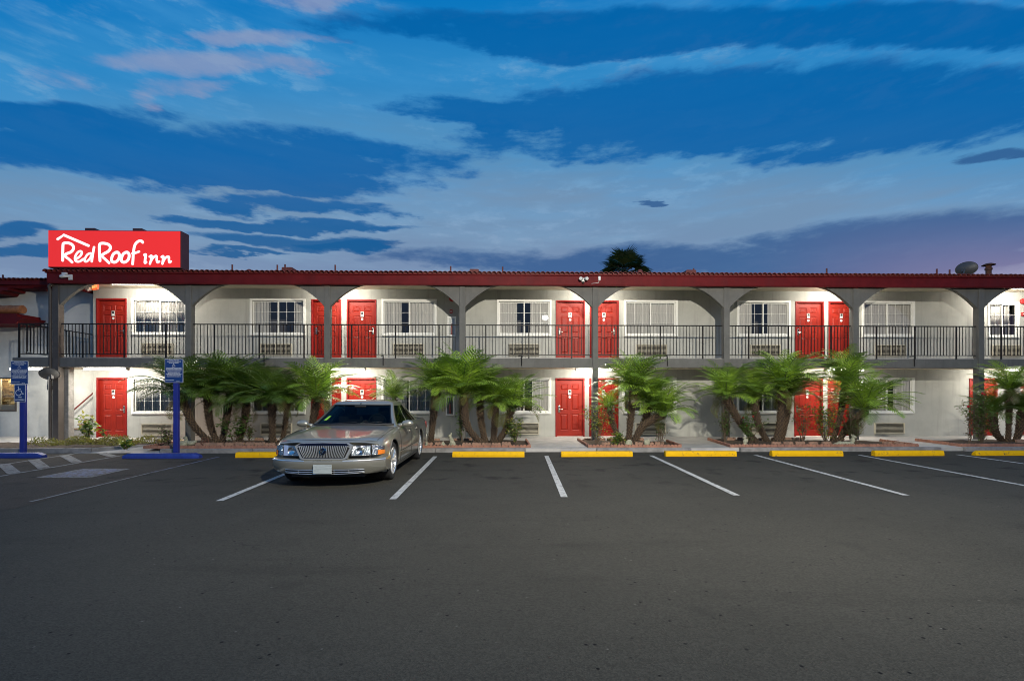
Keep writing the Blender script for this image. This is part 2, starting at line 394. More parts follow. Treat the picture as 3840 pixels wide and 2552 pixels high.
M['tile'] = mat('clay_tile_red', (.24, .045, .038), .7, var=.45, vscale=9, bump=.3, bscale=60)
M['tile_orange'] = mat('clay_tile_orange', (.40, .15, .055), .7, var=.4, vscale=9, bump=.3, bscale=60)
M['roof'] = mat('roof_felt_red', (.10, .02, .02), .85, var=.3)
M['door'] = mat('door_red', (.25, .017, .009), .45, spec=.2, var=.12, vscale=3, wear=((.17, .012, .010), 4, .52, .75))
M['door_dark'] = mat('door_frame_red', (.25, .013, .011), .5, spec=.2, var=.12, vscale=3)
M['white'] = mat('frame_white', (.74, .74, .70), .5, var=.06, vscale=5)
M['plaque'] = mat('plaque_silver', (.55, .55, .52), .35, .3)
M['plaque_dark'] = mat('plaque_dark', (.03, .03, .03), .4)
M['paper'] = mat('paper_white', (.78, .78, .74), .6)
M['metal'] = mat('brushed_metal', (.55, .54, .50), .28, 1.0)
M['black_iron'] = mat('railing_iron', (.014, .012, .011), .5, var=.3, vscale=12, spec=.25)
M['glass'] = glass_mat('window_glass', (.90, .91, .89), .01, 1.5, .03)
M['curtain'] = mat('curtain_cloth', (.66, .63, .60), .95, var=.12, vscale=5, stretch=(6, 6, .6))
M['room'] = mat('room_dark', (.12, .115, .12), .9)
M['ac'] = mat('grille_beige', (.50, .46, .36), .6, var=.15, vscale=6)
M['ac_dark'] = mat('grille_back', (.02, .018, .015), .9)
M['tube'] = mat('lamp_diffuser', (.9, .9, .88), .4, emit=(1.0, .97, .90), estr=10.0)
M['tube_case'] = mat('lamp_case', (.7, .68, .62), .5)
M['yellow'] = mat('stop_yellow', (.74, .42, .004), .6, spec=.12, var=.1, vscale=8, bump=.2, bscale=50, wear=((.10, .08, .05), 7, .57, .68))
M['blue'] = mat('stop_blue', (.022, .045, .27), .5, var=.25, vscale=6, bump=.2, bscale=40, wear=((.04, .06, .14), 8, .64, .74))
M['post_blue'] = mat('post_blue', (.018, .032, .26), .42, var=.15, vscale=6)
M['sign_blue'] = mat('sign_blue', (.006, .045, .20), .35)
M['sign_white'] = mat('sign_white', (.72, .74, .76), .4)
M['line'] = mat('line_paint', (.50, .50, .47), .7, var=.15, vscale=9, wear=((.055, .055, .05), 11, .53, .62), bump=.3, bscale=90)
M['line_worn'] = mat('line_paint_worn', (.21, .21, .20), .8, var=.2, vscale=9, wear=((.07, .06, .05), 7, .50, .58), bump=.3, bscale=90)
M['line_bluegrey'] = mat('line_paint_blue', (.12, .15, .24), .8, wear=((.07, .06, .05), 8, .45, .54))
M['soil'] = mat('planter_soil', (.045, .030, .020), .95, c2=(.085, .055, .035), vscale=9, bump=.9, bscale=30)
M['edging'] = mat('terracotta_edging', (.36, .17, .11), .85, c2=(.24, .12, .085), vscale=7, bump=.5, bscale=50)
M['stone'] = mat('planter_block', (.36, .21, .14), .9, c2=(.22, .14, .10), vscale=9, bump=.6, bscale=35)
M['statue'] = mat('statue_stone', (.42, .40, .28), .9, c2=(.24, .24, .17), vscale=18, bump=.6, bscale=45)
M['trunk'] = mat('palm_trunk', (.030, .019, .012), .95, c2=(.055, .036, .022), vscale=14, bump=.8, bscale=50)
M['leaf_base'] = mat('old_leaf_base', (.17, .115, .065), .9, c2=(.060, .038, .022), vscale=40)
def leaf_mat(name, c, c2, vs=5.0, tr=.35, rough=.45):
    m = mat(name, c, rough, c2=c2, vscale=vs); t = m.node_tree; b = t.nodes['Principled BSDF']
    o = t.nodes['Material Output']; x = t.nodes.new('ShaderNodeMixShader'); d = t.nodes.new('ShaderNodeBsdfTranslucent')
    d.inputs[0].default_value = (c[0] * 1.5, c[1] * 1.6, c[2], 1); x.inputs[0].default_value = tr
    t.links.new(b.outputs[0], x.inputs[1]); t.links.new(d.outputs[0], x.inputs[2]); t.links.new(x.outputs[0], o.inputs[0]); return m
M['frond'] = leaf_mat('palm_frond', (.34, .50, .055), (.15, .27, .028), 2.2, .12, .34)
M['frond_dark'] = leaf_mat('palm_frond_deep', (.125, .215, .026), (.045, .095, .012), 2.6, .12, .34)
M['frond_dry'] = leaf_mat('palm_frond_dry', (.16, .15, .04), (.09, .08, .025), 5)
M['rachis'] = mat('frond_stalk', (.11, .17, .04), .6)
M['fan'] = leaf_mat('fan_leaf', (.045, .062, .018), (.022, .034, .010), 2)
M['leaf'] = leaf_mat('shrub_leaf', (.10, .19, .035), (.045, .095, .018), 12, .25)
M['leaf_yellow'] = leaf_mat('shrub_leaf_yellow', (.40, .36, .05), (.14, .22, .03), 16, .25)
M['leaf_brown'] = leaf_mat('shrub_leaf_brown', (.12, .075, .035), (.05, .055, .02), 12, .25)
M['cover'] = leaf_mat('ground_cover_leaf', (.24, .25, .05), (.20, .12, .045), 7, .2)
M['twig'] = mat('twig', (.10, .07, .045), .9)
M['rose'] = mat('rose_petal', (.36, .012, .016), .7)
M['dish'] = mat('dish_grey', (.085, .085, .085), .5, var=.15)
M['rust'] = mat('rusty_flue', (.16, .06, .03), .85, c2=(.07, .035, .025), vscale=14, bump=.5)
M['vent'] = mat('vent_painted', (.16, .04, .035), .7, var=.3)
M['sign_red'] = mat('sign_face_red', (.5, .02, .02), .4, emit=srgb(222, 40, 36), estr=.92)
M['sign_letter'] = mat('sign_letter_white', (.8, .8, .8), .4, emit=(1, .97, .94), estr=.98)
M['sign_case'] = mat('sign_case', (.085, .030, .034), .6, var=.2, vscale=4)
M['exit'] = mat('exit_face', (.4, .05, .02), .4, emit=(1.0, .13, .02), estr=.9)
M['exit_letter'] = mat('exit_letter', (.9, .7, .4), .4, emit=(1, .55, .18), estr=1.2)
M['cam'] = mat('camera_white', (.66, .66, .64), .45)
M['red_alarm'] = mat('alarm_red', (.40, .03, .03), .4)
M['wood_tread'] = mat('stair_tread', (.24, .15, .08), .8, c2=(.13, .08, .045), vscale=14, bump=.4)
M['rail_red'] = mat('handrail_red', (.20, .03, .025), .5)
M['veneer'] = [mat('stone_veneer', c, .9, var=.3, vscale=12, bump=.5) for c in ((.52, .42, .26), (.36, .26, .13), (.60, .52, .36), (.44, .31, .16))]

# ------------------------------------------------------------------ ground, walkway, markings
YW, YC, YS, YF = 17.1, 15.9, 15.80, 15.62       # wall, column, slab edge and fascia planes
YB_ = 17.70
ZK, ZU = .10, 2.85                              # walkway and gallery floor
XL, XR = -14.2, 21.6
mb = MB(); mb.quad((-300, -300, 0), (300, -300, 0), (300, 400, 0), (-300, 400, 0))
tag(mb.build('parking_lot', M['asphalt']), 'dark grey asphalt parking lot in front of the motel', None, None, 'structure')
# older browner asphalt patch under the accessible bays
pts = [(-40, 1706), (330, 1702), (700, 1702), (800, 1716), (560, 1775), (330, 1832), (60, 1905), (-300, 1950), (-700, 1760)]
mb = MB(); P = [G(*p) for p in pts]; mb.add([(x, y, .003) for x, y in P], [tuple(range(len(P)))])
tag(mb.build('old_asphalt_patch', M['asphalt_old']), 'weathered brown asphalt patch under the accessible bays', None, None, 'structure')
# walkway slab with kerb face
mb = MB(); f0 = 13.36
edge = [(-9.3, f0), (XR + 6, f0 + .02), (XR + 6, YW + .3), (XL, YW + .3), (XL, 18.1), (-30, 18.1), (-30, 15.3), (-13.4, 14.6), (-10.55, 14.55), (-9.6, 14.3)]
mb.prism(edge, lambda a, b: (a, b, -.05), lambda a, b: (a, b, ZK))
wk = mb.build('walkway', M['concrete']); tag(wk, 'pale concrete walkway along the foot of the motel', None, None, 'structure')
# sloping apron from the lot up to the walkway between the left bed and the palm bed
mb = MB(); mb.add([(-11.6, 13.32, .006), (-9.3, 13.30, .006), (-9.3, 13.36, .02), (-9.6, 14.3, ZK + .004), (-10.55, 14.55, ZK + .004)], [(0, 1, 2, 3, 4)])
tag(mb.build('access_ramp', M['concrete']), 'flush concrete access ramp beside the first blue wheel stop', None, None, 'structure')
# kerb strip along the lot edge, in lengths
xs = [-9.3, -6.9, -4.2, -1.45, .62]
kb = MB()
def kerb_run(x0, x1, parent):
    n = max(1, round((x1 - x0) / 2.4)); w = (x1 - x0) / n
    for i in range(n):
        q = MB(); q.bbox(x0 + i * w + .003, x0 + (i + 1) * w - .003, 13.27, 13.42, -.05, ZK + .012 + .004 * (i % 2), .012); q.build('kerb_stone', M['kerb'], parent)
for a, b in ((-9.25, .66), (2.62, 5.25), (6.62, 12.3), (13.0, 22.0)): kerb_run(a, b, wk)

def strip(name, a, b, w, m, z=.007, label=None, group=None, n=1):
    a = Vector((*a, z)); b = Vector((*b, z)); s = (b - a).normalized().cross(Vector((0, 0, 1))) * w / 2
    q = MB(); q.quad(a - s, a + s, b + s, b - s); o = q.build(name, m, fix=False, loc=tuple(a))
    for p in o.data.polygons:
        if p.normal.z < 0: o.data.flip_normals(); break
    if label: tag(o, label, 'line', group)
    return o
D = 1.6277
bays = [((505, 1154), (668, 1087), 'running under the front of the silver sedan'), ((905, 1150), (1003, 1051), 'just right of the silver sedan'), ((1300, 1145), (1259, 1050), 'nearly straight ahead, between second and third yellow stops'),
        ((1697, 1141), (1500, 1049), 'starting beside the palm bed at the middle arch'), ((2088, 1141), (1740, 1048), 'third from the right edge'), ((2359, 1118), (1980, 1048), 'second from the right edge'), ((2359, 1068), (2205, 1047), 'rightmost, thin and faint, by the last yellow stop')]
for i, (a, b, t) in enumerate(bays):
    A = Vector(G(a[0] * D, a[1] * D)); Bq = Vector(G(b[0] * D, b[1] * D))
    if i == 0: Bq = A + (Bq - A).normalized() * 5.0
    if i == 5: A = A + (A - Bq).normalized() * .8
    if i == 6: A = Vector((11.85, 7.5))
    strip('bay_line', A, Bq, .105, M['line'], .007, 'white painted bay line ' + t, 'white lines between the parking bays')
# accessible bay markings
def gs(x, y): return G(x * .339, 1640 + y * .339)
aisle = empty('access_aisle_marking', (*gs(300, 300), 0))
tag(aisle, 'faded pale hatched access aisle painted on brown asphalt at far left', 'marking')
for a, b, w in (((-300, 350), (850, 176), .10), ((-300, 480), (1370, 196), .10), ((38, 296), (160, 400), .2), ((370, 248), (490, 342), .2), ((705, 197), (860, 280), .2), ((1120, 172), (1250, 212), .2)):
    A = Vector((*gs(*a), .008 if w < .15 else .012)); Bq = Vector((*gs(*b), .008 if w < .15 else .012)); s = (Bq - A).normalized().cross(Vector((0, 0, 1))) * w / 2
    q = MB(); q.quad(A - s, A + s, Bq + s, Bq - s); o = q.build('painted_line', M['line_worn'], aisle, fix=True)
    if o.data.polygons[0].normal.z < 0: o.data.flip_normals()
q = MB(); P = [gs(390, 445), gs(1010, 443), gs(1440, 347), gs(920, 345)]
q.add([(x, y, .008) for x, y in P], [(0, 1, 2, 3)]); o = q.build('accessible_symbol_panel', M['line_worn'], fix=False)
tag(o, 'worn square wheelchair panel painted on the ground at left', 'marking')
cx, cy = sum(p[0] for p in P) / 4, sum(p[1] for p in P) / 4
WL[o.name] = (0, 0, 0)
q = MB(); q.add([(cx + (x - cx) * .84, cy + (y - cy) * .84, .012) for x, y in P], [(0, 1, 2, 3)]); q.build('blue_field', M['line_bluegrey'], o, fix=False)
strip('bay_line_faded', gs(335, 713), gs(1650, 395), .06, M['line_worn'], .008, 'thin faded pale line slanting across the accessible bay', None)
strip('bay_line_blue', gs(1660, 393), gs(2420, 215), .08, M['line_bluegrey'], .008, 'worn blue line running up behind the second blue wheel stop', None)

# ------------------------------------------------------------------ the motel
motel = empty('motel_building', (0, YW, 0))
tag(motel, 'long two storey grey stucco motel with arched gallery and red doors', 'building')
D_W, D_H, W_W, W_H, A_W, A_H = 1.04, 2.08, 1.93, 1.30, 1.08, .41
def mid(a, b): return wx((a + b) / 2, YW)
doorsU = [(364, 473, 1), (1169, 1279, -1), (1302, 1410, 1), (2086, 2192, -1), (2213, 2319, 1), (2984, 3088, -1), (3108, 3212, 1)]
doorsL = [(365, 474, 1), (1169, 1279, -1), (1302, 1409, 1), (2085, 2190, -1), (2212, 2316, 1), (2980, 3084, -1), (3105, 3209, 1), (3637, 3737, -1), (3830, 3930, 1)]
winU = [(495, 702), (935, 1149), (1431, 1638), (1864, 2068), (2339, 2542), (2763, 2964), (3233, 3428)]
winL = [(497, 702), (935, 1149), (1431, 1638), (1864, 2066), (2338, 2533), (2763, 2962), (3232, 3425)]
acU = [(535, 651), (979, 1093), (1477, 1588), (1908, 2021), (2388, 2498), (2815, 2922), (3285, 3390), (3720, 3820)]
acL = [(535, 650), (979, 1096), (1477, 1590), (1908, 2020), (2384, 2495), (2813, 2916), (3281, 3385)]
ZWU, ZWL, ZAU, ZAL = 3.65, .90, 2.965, .18
doors = [(mid(a, b), ZU, h) for a, b, h in doorsU] + [(mid(a, b), ZK, h) for a, b, h in doorsL]
wins = [(mid(a, b), ZWU, W_W) for a, b in winU] + [(mid(a, b), ZWL, W_W) for a, b in winL] + [(mid(3701, 3822), 3.63, 1.16)]
acs = [(mid(a, b), ZAU) for a, b in acU] + [(mid(a, b), ZAL) for a, b in acL]

def wall_panel(mb, x0, x1, z0, z1, Y, holes, depth, m=0):
    xs = sorted({x0, x1, *[h[0] for h in holes], *[h[1] for h in holes]}); zs = sorted({z0, z1, *[h[2] for h in holes], *[h[3] for h in holes]})
    for i in range(len(xs) - 1):
        for j in range(len(zs) - 1):
            cx, cz = (xs[i] + xs[i + 1]) / 2, (zs[j] + zs[j + 1]) / 2
            if any(h[0] < cx < h[1] and h[2] < cz < h[3] for h in holes): continue
            mb.quad((xs[i], Y, zs[j]), (xs[i + 1], Y, zs[j]), (xs[i + 1], Y, zs[j + 1]), (xs[i], Y, zs[j + 1]), m)
    for a, b, c, d in holes:
        for p, q in (((a, c), (b, c)), ((b, c), (b, d)), ((b, d), (a, d)), ((a, d), (a, c))):
            mb.quad((p[0], Y, p[1]), (q[0], Y, q[1]), (q[0], Y + depth, q[1]), (p[0], Y + depth, p[1]), m)
holes = [(x - D_W / 2 + .03, x + D_W / 2 - .03, z, z + D_H - .03) for x, z, h in doors] + [(x - w / 2 + .06, x + w / 2 - .06, z + .06, z + W_H - .06) for x, z, w in wins]
mb = MB(); wall_panel(mb, XL, XR, 0.0, 5.6, YW, holes, .16)
mb.quad((XL, YW, 0), (XL, 18.2, 0), (XL, 18.2, 5.6), (XL, YW, 5.6))
mb.build('wall', M['stucco'], motel, fix=False)
# dado band on the wall
mb = MB(); mb.box(XL, XR, YW + 3.2, YW + 3.4, 0, 5.4); mb.build('rear_wall', M['room'], motel)

# door meshes (origin: bottom centre on the wall plane)
def door_leaf():
    q = MB(); w, h = D_W - .12, D_H - .07; x0 = -w / 2
    st, ra = .125, .12
    cols = [(x0 + st, x0 + st + (w - 3 * st) / 2), (x0 + 2 * st + (w - 3 * st) / 2, x0 + w - st)]
    rows = [(.22, .80), (.93, 1.53), (1.65, 1.86)]
    q2 = []; xs = sorted({x0, x0 + w, *[c for p in cols for c in p]}); zs = sorted({0.0, h, *[c for p in rows for c in p]})
    yl = .075
    for i in range(len(xs) - 1):
        for j in range(len(zs) - 1):
            cx, cz = (xs[i] + xs[i + 1]) / 2, (zs[j] + zs[j + 1]) / 2
            if any(a < cx < b for a, b in cols) and any(a < cz < b for a, b in rows): continue
            q.quad((xs[i], yl, zs[j]), (xs[i + 1], yl, zs[j]), (xs[i + 1], yl, zs[j + 1]), (xs[i], yl, zs[j + 1]))
    for a, b in cols:
        for c, d in rows:
            rings = [(0, 0), (.018, .014), (.028, .014), (.060, -.002)]
            L = [[(a + i, yl + k, c + i), (b - i, yl + k, c + i), (b - i, yl + k, d - i), (a + i, yl + k, d - i)] for i, k in rings]
            for r in range(len(L) - 1):
                for k in range(4): q.quad(L[r][k], L[r][(k + 1) % 4], L[r + 1][(k + 1) % 4], L[r + 1][k])
            q.quad(*L[-1])
    return q.mesh('door', M['door'], fix=False)
ME = {}
ME['leaf'] = door_leaf()
q = MB(); w, h, f = D_W / 2, D_H, .055
for a, b, c, d in ((-w, -w + f, 0, h), (w - f, w, 0, h), (-w + f, w - f, h - f, h)):
    q.bbox(a, b, -.022, .085, c, d, .006)
ME['dframe'] = q.mesh('door_frame', M['door_dark'])
q = MB(); q.box(-w + f, w - f, -.03, .1, -.012, .012); ME['sill'] = q.mesh('threshold', M['white'])
q = MB(); q.bbox(.345, .405, .050, .075, .86, 1.10, .008); q.box(.355, .395, .046, .052, 1.01, 1.08, 1); q.capsule([(.375, .03, .965), (.375, .045, .965)], .016, 8); q.capsule([(.375, .028, .965), (.265, .028, .965)], .013, 8)
ME['lock'] = q.mesh('lock', [M['metal'], M['plaque_dark']], smooth=True)
q = MB(); q.bbox(-.055, .055, .060, .074, 1.48, 1.66, .004); q.box(-.035, .035, .056, .061, 1.565, 1.645, 1); q.box(-.03, .03, .056, .061, 1.50, 1.54, 2)
ME['plaque'] = q.mesh('number_plaque', [M['plaque'], M['plaque_dark'], M['paper']])
q = MB(); q.lathe([(0, -.012), (.032, -.012), (.042, -.006), (.042, .0)], (0, .074, 1.40), 'y', 14); q.lathe([(0, -.014), (.018, -.014), (.018, -.011)], (0, .074, 1.40), 'y', 10, 1)
ME['peep'] = q.mesh('peephole_plate', [M['paper'], M['plaque']], smooth=True)
def instance(name, me, parent, loc, sx=1):
    return put(name, me, parent, loc, None, (sx, 1, 1) if sx != 1 else None)
for x, z, h in doors:
    d = instance('door', ME['leaf'], motel, (x, YW, z))
    instance('door_frame', ME['dframe'], d, (x, YW, z)); instance('threshold', ME['sill'], d, (x, YW, z)); instance('lock', ME['lock'], d, (x, YW, z), h)
    instance('number_plaque', ME['plaque'], d, (x, YW, z)); instance('peephole_plate', ME['peep'], d, (x, YW, z))

# windows (origin: bottom centre)
def window_meshes(w, key):
    h = W_H; a = w / 2; q = MB()
    for x0, x1, z0, z1 in ((-a, -a + .075, 0, h), (a - .075, a, 0, h), (-a + .075, a - .075, 0, .085), (-a + .075, a - .075, h - .075, h)): q.bbox(x0, x1, -.035, .02, z0, z1, .006)
    q.bbox(-a + .03, a - .03, -.05, -.034, .02, .06, .005)
    ME[key + 'casing'] = q.mesh('casing', M['white'])
    q = MB(); i0, i1, z0, z1 = -a + .075, a - .075, .085, h - .075; c = 0.0
    for x0, x1, y in ((i0, c + .02, .05), (c - .02, i1, .022)):
        for p in ((x0, x0 + .038, z0, z1), (x1 - .038, x1, z0, z1), (x0 + .038, x1 - .038, z0, z0 + .038), (x0 + .038, x1 - .038, z1 - .038, z1)): q.box(p[0], p[1], y, y + .028, p[2], p[3])
    ME[key + 'sash'] = q.mesh('sash', M['white'])
    for k, (x0, x1, y) in enumerate(((i0 + .038, c + .02 - .038, .062), (c - .02 + .038, i1 - .038, .034))):
        n = 3 if w > 1.5 else 2
        q = MB()
        for j in range(1, n): xx = x0 + (x1 - x0) * j / n; q.box(xx - .005, xx + .005, y - .012, y - .004, z0 + .038, z1 - .038)
        for j in (1, 2): zz = z0 + .038 + (z1 - z0 - .076) * j / 3; q.box(x0, x1, y - .0125, y - .0035, zz - .005, zz + .005)
        ME[key + 'muntin%d' % k] = q.mesh('muntins', M['white'])
        q = MB(); q.quad((x0, y, z0 + .038), (x1, y, z0 + .038), (x1, y, z1 - .038), (x0, y, z1 - .038)); ME[key + 'pane%d' % k] = q.mesh('pane', M['glass'], fix=False)
    q = MB(); q.box(-a - .3, a + .3, .17, 2.2, -.5, h + .35)
    q.f = [f for f in q.f if f != q.f[2]]; q.m = q.m[:5]
    ME[key + 'room'] = q.mesh('room_interior', M['room'], fix=False)
window_meshes(W_W, 'w'); window_meshes(1.16, 'n')
def curtain(x0, x1, h, seed, sill=.06):
    rnd = random.Random(seed); q = MB(); n = max(10, int((x1 - x0) / .016)); rows = []
    ph = rnd.random() * 6; fr = rnd.uniform(52, 68)
    for zz in (sill, .45 * h, h - .35, h - .10):
        t = (zz - sill) / h
        rows.append([(x0 + (x1 - x0) * i / n + .004 * math.sin(i * 1.7 + ph + t), .100 + (.022 - .007 * t) * math.sin(fr * (x1 - x0) * i / n + ph + .5 * math.sin(i * .21 + seed)) + .008 * math.sin(i * .9), zz) for i in range(n + 1)])
    q.grid(rows); return q.mesh('curtain', M['curtain'], smooth='all', fix=False)
cover = [[(-.93, -.02), (-.03, .93)], [(-.93, -.36), (.55, .93)], [(-.93, -.28), (.0, .93)], [(-.93, -.25), (.22, .93)], [(-.93, -.05), (-.02, .93)], [(-.93, -.36), (.2, .93)], [(-.93, -.50), (-.52, .93)],
         [(-.93, -.02), (-.03, .93)], [(-.93, -.3), (.2, .93)], [(-.93, -.1), (.0, .93)], [(-.93, -.1), (.3, .93)], [(-.93, -.45), (.40, .93)], [(-.93, -.5), (.1, .7)], [(-.93, -.05), (.3, .93)], [(-.55, -.02), (.25, .55)]]
for i, (x, z, w) in enumerate(wins):
    k = 'w' if w > 1.5 else 'n'; o = (x, YW, z)
    wi = instance('window', ME[k + 'casing'], motel, o)
    for n in ('sash', 'muntin0', 'muntin1', 'pane0', 'pane1', 'room'):
        nm = {'sash': 'sash', 'muntin0': 'muntins', 'muntin1': 'muntins', 'pane0': 'pane', 'pane1': 'pane', 'room': 'room_interior'}[n]
        instance(nm, ME[k + n], wi, o)
    for j, (a, b) in enumerate(cover[i]): put('curtain', curtain(a * w / 1.93, b * w / 1.93, W_H, i * 7 + j), wi, o)

# wall air conditioner grilles
q = MB(); a = A_W / 2
for p in ((-a, -a + .03, 0, A_H), (a - .03, a, 0, A_H), (-a + .03, a - .03, 0, .025), (-a + .03, a - .03, A_H - .03, A_H)): q.bbox(p[0], p[1], -.07, .01, p[2], p[3], .005)
q.box(-a + .02, a - .02, -.012, -.004, .02, A_H - .02, 1)
ME['ac'] = q.mesh('wall_air_conditioner', [M['ac'], M['ac_dark']])
q = MB(); q.prism([(-.062, 0), (-.020, .010), (-.020, .018), (-.062, .009)], lambda p, r: (-a + .031, p, r), lambda p, r: (a - .031, p, r)); ME['slat'] = q.mesh('slat', M['ac'])
q = MB(); q.box(-.006, .006, -.066, -.012, .026, A_H - .031); ME['acbar'] = q.mesh('grille_bar', M['ac'])
for j, (x, z) in enumerate(acs):
    u = instance('wall_air_conditioner', ME['ac'], motel, (x, YW, z))
    for k in range(8): instance('slat', ME['slat'], u, (x, YW, z + .032 + k * .0435))
    if z > 1:
        for k in range(1, 6): instance('grille_bar', ME['acbar'], u, (x - a + A_W * k / 6, YW, z))

# gallery slab, soffits, eaves
mb = MB(); mb.bbox(-15.66, XR, YS, YS + .14, 2.47, 2.772, .012); mb.build('slab_edge_beam', M['grey'], motel)
mb = MB(); mb.box(XL, XR, YS + .14, YW, 2.50, 2.80); mb.box(-15.66, XL, YS + .14, YB_, 2.50, 2.80); mb.build('gallery_floor', M['concrete'], motel)
mb = MB(); mb.box(XL, XR, YS + .142, YW, 2.488, 2.4985); mb.box(-15.64, XL - .002, YS + .142, YB_, 2.488, 2.4985); mb.build('gallery_soffit', M['cream'], motel)
mb = MB(); mb.box(-14.32, XR, YF + .085, 18.6, 5.29, 5.34); mb.build('eave_soffit', M['cream'], motel)
mb = MB(); mb.bbox(-14.42, XR, YF, YF + .08, 5.135, 5.43, .01); mb.bbox(-14.42, XR, YF - .03, YF + .05, 5.432, 5.475, .008); mb.box(-14.40, XR, YF + .012, YF + .12, 5.115, 5.134); mb.bbox(-14.44, -14.36, YF + .082, 19.5, 5.135, 5.43, .008)
mb.build('fascia', M['fascia'], motel)
mb = MB(); mb.add([(-14.46, YF - .02, 5.478), (XR, YF - .02, 5.478), (XR, 23, 6.25), (-14.46, 23, 6.25), (-14.46, YF - .02, 5.44), (XR, YF - .02, 5.44), (XR, 23, 5.42), (-14.46, 23, 5.42)], [(0, 1, 2, 3), (4, 7, 6, 5), (0, 4, 5, 1), (1, 5, 6, 2), (2, 6, 7, 3), (3, 7, 4, 0)])
roof = mb.build('roof', M['roof'], motel)
# barrel tiles along the eave, each one a piece
TP = .157
q = MB(); rows = []
for yy, zz in ((-.06, 0), (.45, .053)):
    rows.append([(TP * .56 * math.cos(t), yy, zz + .070 * math.sin(t)) for t in [math.pi * k / 8 for k in range(9)]])
inner = [[(p[0] * .84, p[1], p[2] - .011) for p in r] for r in rows]
q.grid(rows); q.grid(inner)
for k in range(8): q.quad(rows[0][k], rows[0][k + 1], inner[0][k + 1], inner[0][k])
ME['tile'] = q.mesh('roof_tile', M['tile'], smooth=True, fix=False)
rt = random.Random(3); n = int((18.6 + 14.38) / TP)
for k in range(n): put('roof_tile', ME['tile'], roof, (-14.38 + k * TP, YF - .03 + rt.uniform(-.012, .012), 5.478 + rt.uniform(-.003, .006)), (0, rt.uniform(-.04, .04), rt.uniform(-.02, .02)))
# valley tiles show as a dark mortar bed between the barrels
mb = MB(); mb.box(-14.44, XR, YF + .02, YF + .3, 5.47, 5.522); mb.build('mortar_bed', M['vent'], motel)

# columns and arch spandrels
CXS = [-14.28, -10.09, -5.66, -1.29, 3.06, 7.41, 11.73, 15.97, 20.28]
for i, x in enumerate(CXS):
    mb = MB(); w = .095 if i else .10
    mb.bbox(x - w, x + w, YS - .035, YS + .175, ZK - .02 if i else .0, 5.14, .012); mb.build('column', M['grey'] if i else M['brown'], motel)
def spandrel(x, s, a=1.26, b=.70):
    z1 = 5.285; z0 = 5.145; mb = MB(); n = 16
    pts = [(x + s * .093, z1), (x + s * .093, z0 - b)]
    pts += [(x + s * (.093 + a * u), z0 - b + (b + .02) * math.sin(math.pi / 2 * u ** .92)) for u in [(k / n) for k in range(1, n + 1)]]
    pts += [(x + s * (.093 + a), z1)]
    mb.prism(pts, lambda p, r: (p, YS + .0, r), lambda p, r: (p, YS + .13, r)); mb.build('arch_spandrel', M['grey'], motel)
for i, x in enumerate(CXS):
    if i < len(CXS) - 1: spandrel(x, 1)
    if i > 0: spandrel(x, -1)

# railings: rails and posts per bay, every baluster a piece
q = MB(); q.box(-.0075, .0075, -.0075, .0075, 2.905, 3.85); ME['bal'] = q.mesh('baluster', M['black_iron'])
def railing(x0, x1, y, posts=3):
    c = (x0 + x1) / 2; q = MB()
    q.bbox(x0, x1, y - .02, y + .02, 3.848, 3.882, .005); q.box(x0, x1, y - .012, y + .012, 2.882, 2.906)
    o = q.build('railing', M['black_iron'], motel, loc=(c, y, 0))
    n = round((x1 - x0) / .110); w = (x1 - x0) / n; ps = [round(n * (k + .5) / posts) for k in range(posts)] if posts else []
    for k in range(1, n):
        if k in ps:
            p = MB(); p.box(x0 + k * w - .02, x0 + k * w + .02, y - .015, y + .015, 2.775, 3.847); p.build('railing_post', M['black_iron'], o)
        else: put('baluster', ME['bal'], o, (x0 + k * w, y, 0))
for a, b in zip(CXS[:-1], CXS[1:]): railing(a + .11, b - .11, YS + .07)
railing(-15.5, -14.39, YS + .07, 0)
mb = MB(); mb.box(-15.53, -15.49, YS + .05, YS + .09, 2.775, 3.885); mb.box(-15.53, -15.49, YS + .1, 17.6, 3.85, 3.882); mb.build('railing_post', M['black_iron'], motel)
# drain pipes hanging at the slab edge
for px in (992, 1438, 1956, 2502, 3427):
    x = wx(px, YS); mb = MB(); mb.tube([(x - .10, YS + .07, 2.855), (x, YS - .02, 2.855), (x, YS - .025, 2.83), (x, YS - .025, 2.53)], .016, 8); mb.build('drain_pipe', M['black_iron'], motel, smooth=True)
mb = MB(); q = CXS[0]  # downspout at the left corner column
mb.tube([(q - .05, YF + .1, 5.12), (q - .17, YF + .12, 5.05), (q - .17, YS - .02, 4.9), (q - .17, YS - .02, .12)], .045, 8); mb.bbox(q - .23, q - .11, YS - .075, YS + .0, 1.74, 1.88, .01)
mb.build('downspout', M['brown'], motel, smooth=True)
mb = MB(); mb.box(q + .05, q + .22, YS + .19, YS + .40, .05, 2.487); mb.build('pillar', M['pillar'], motel)

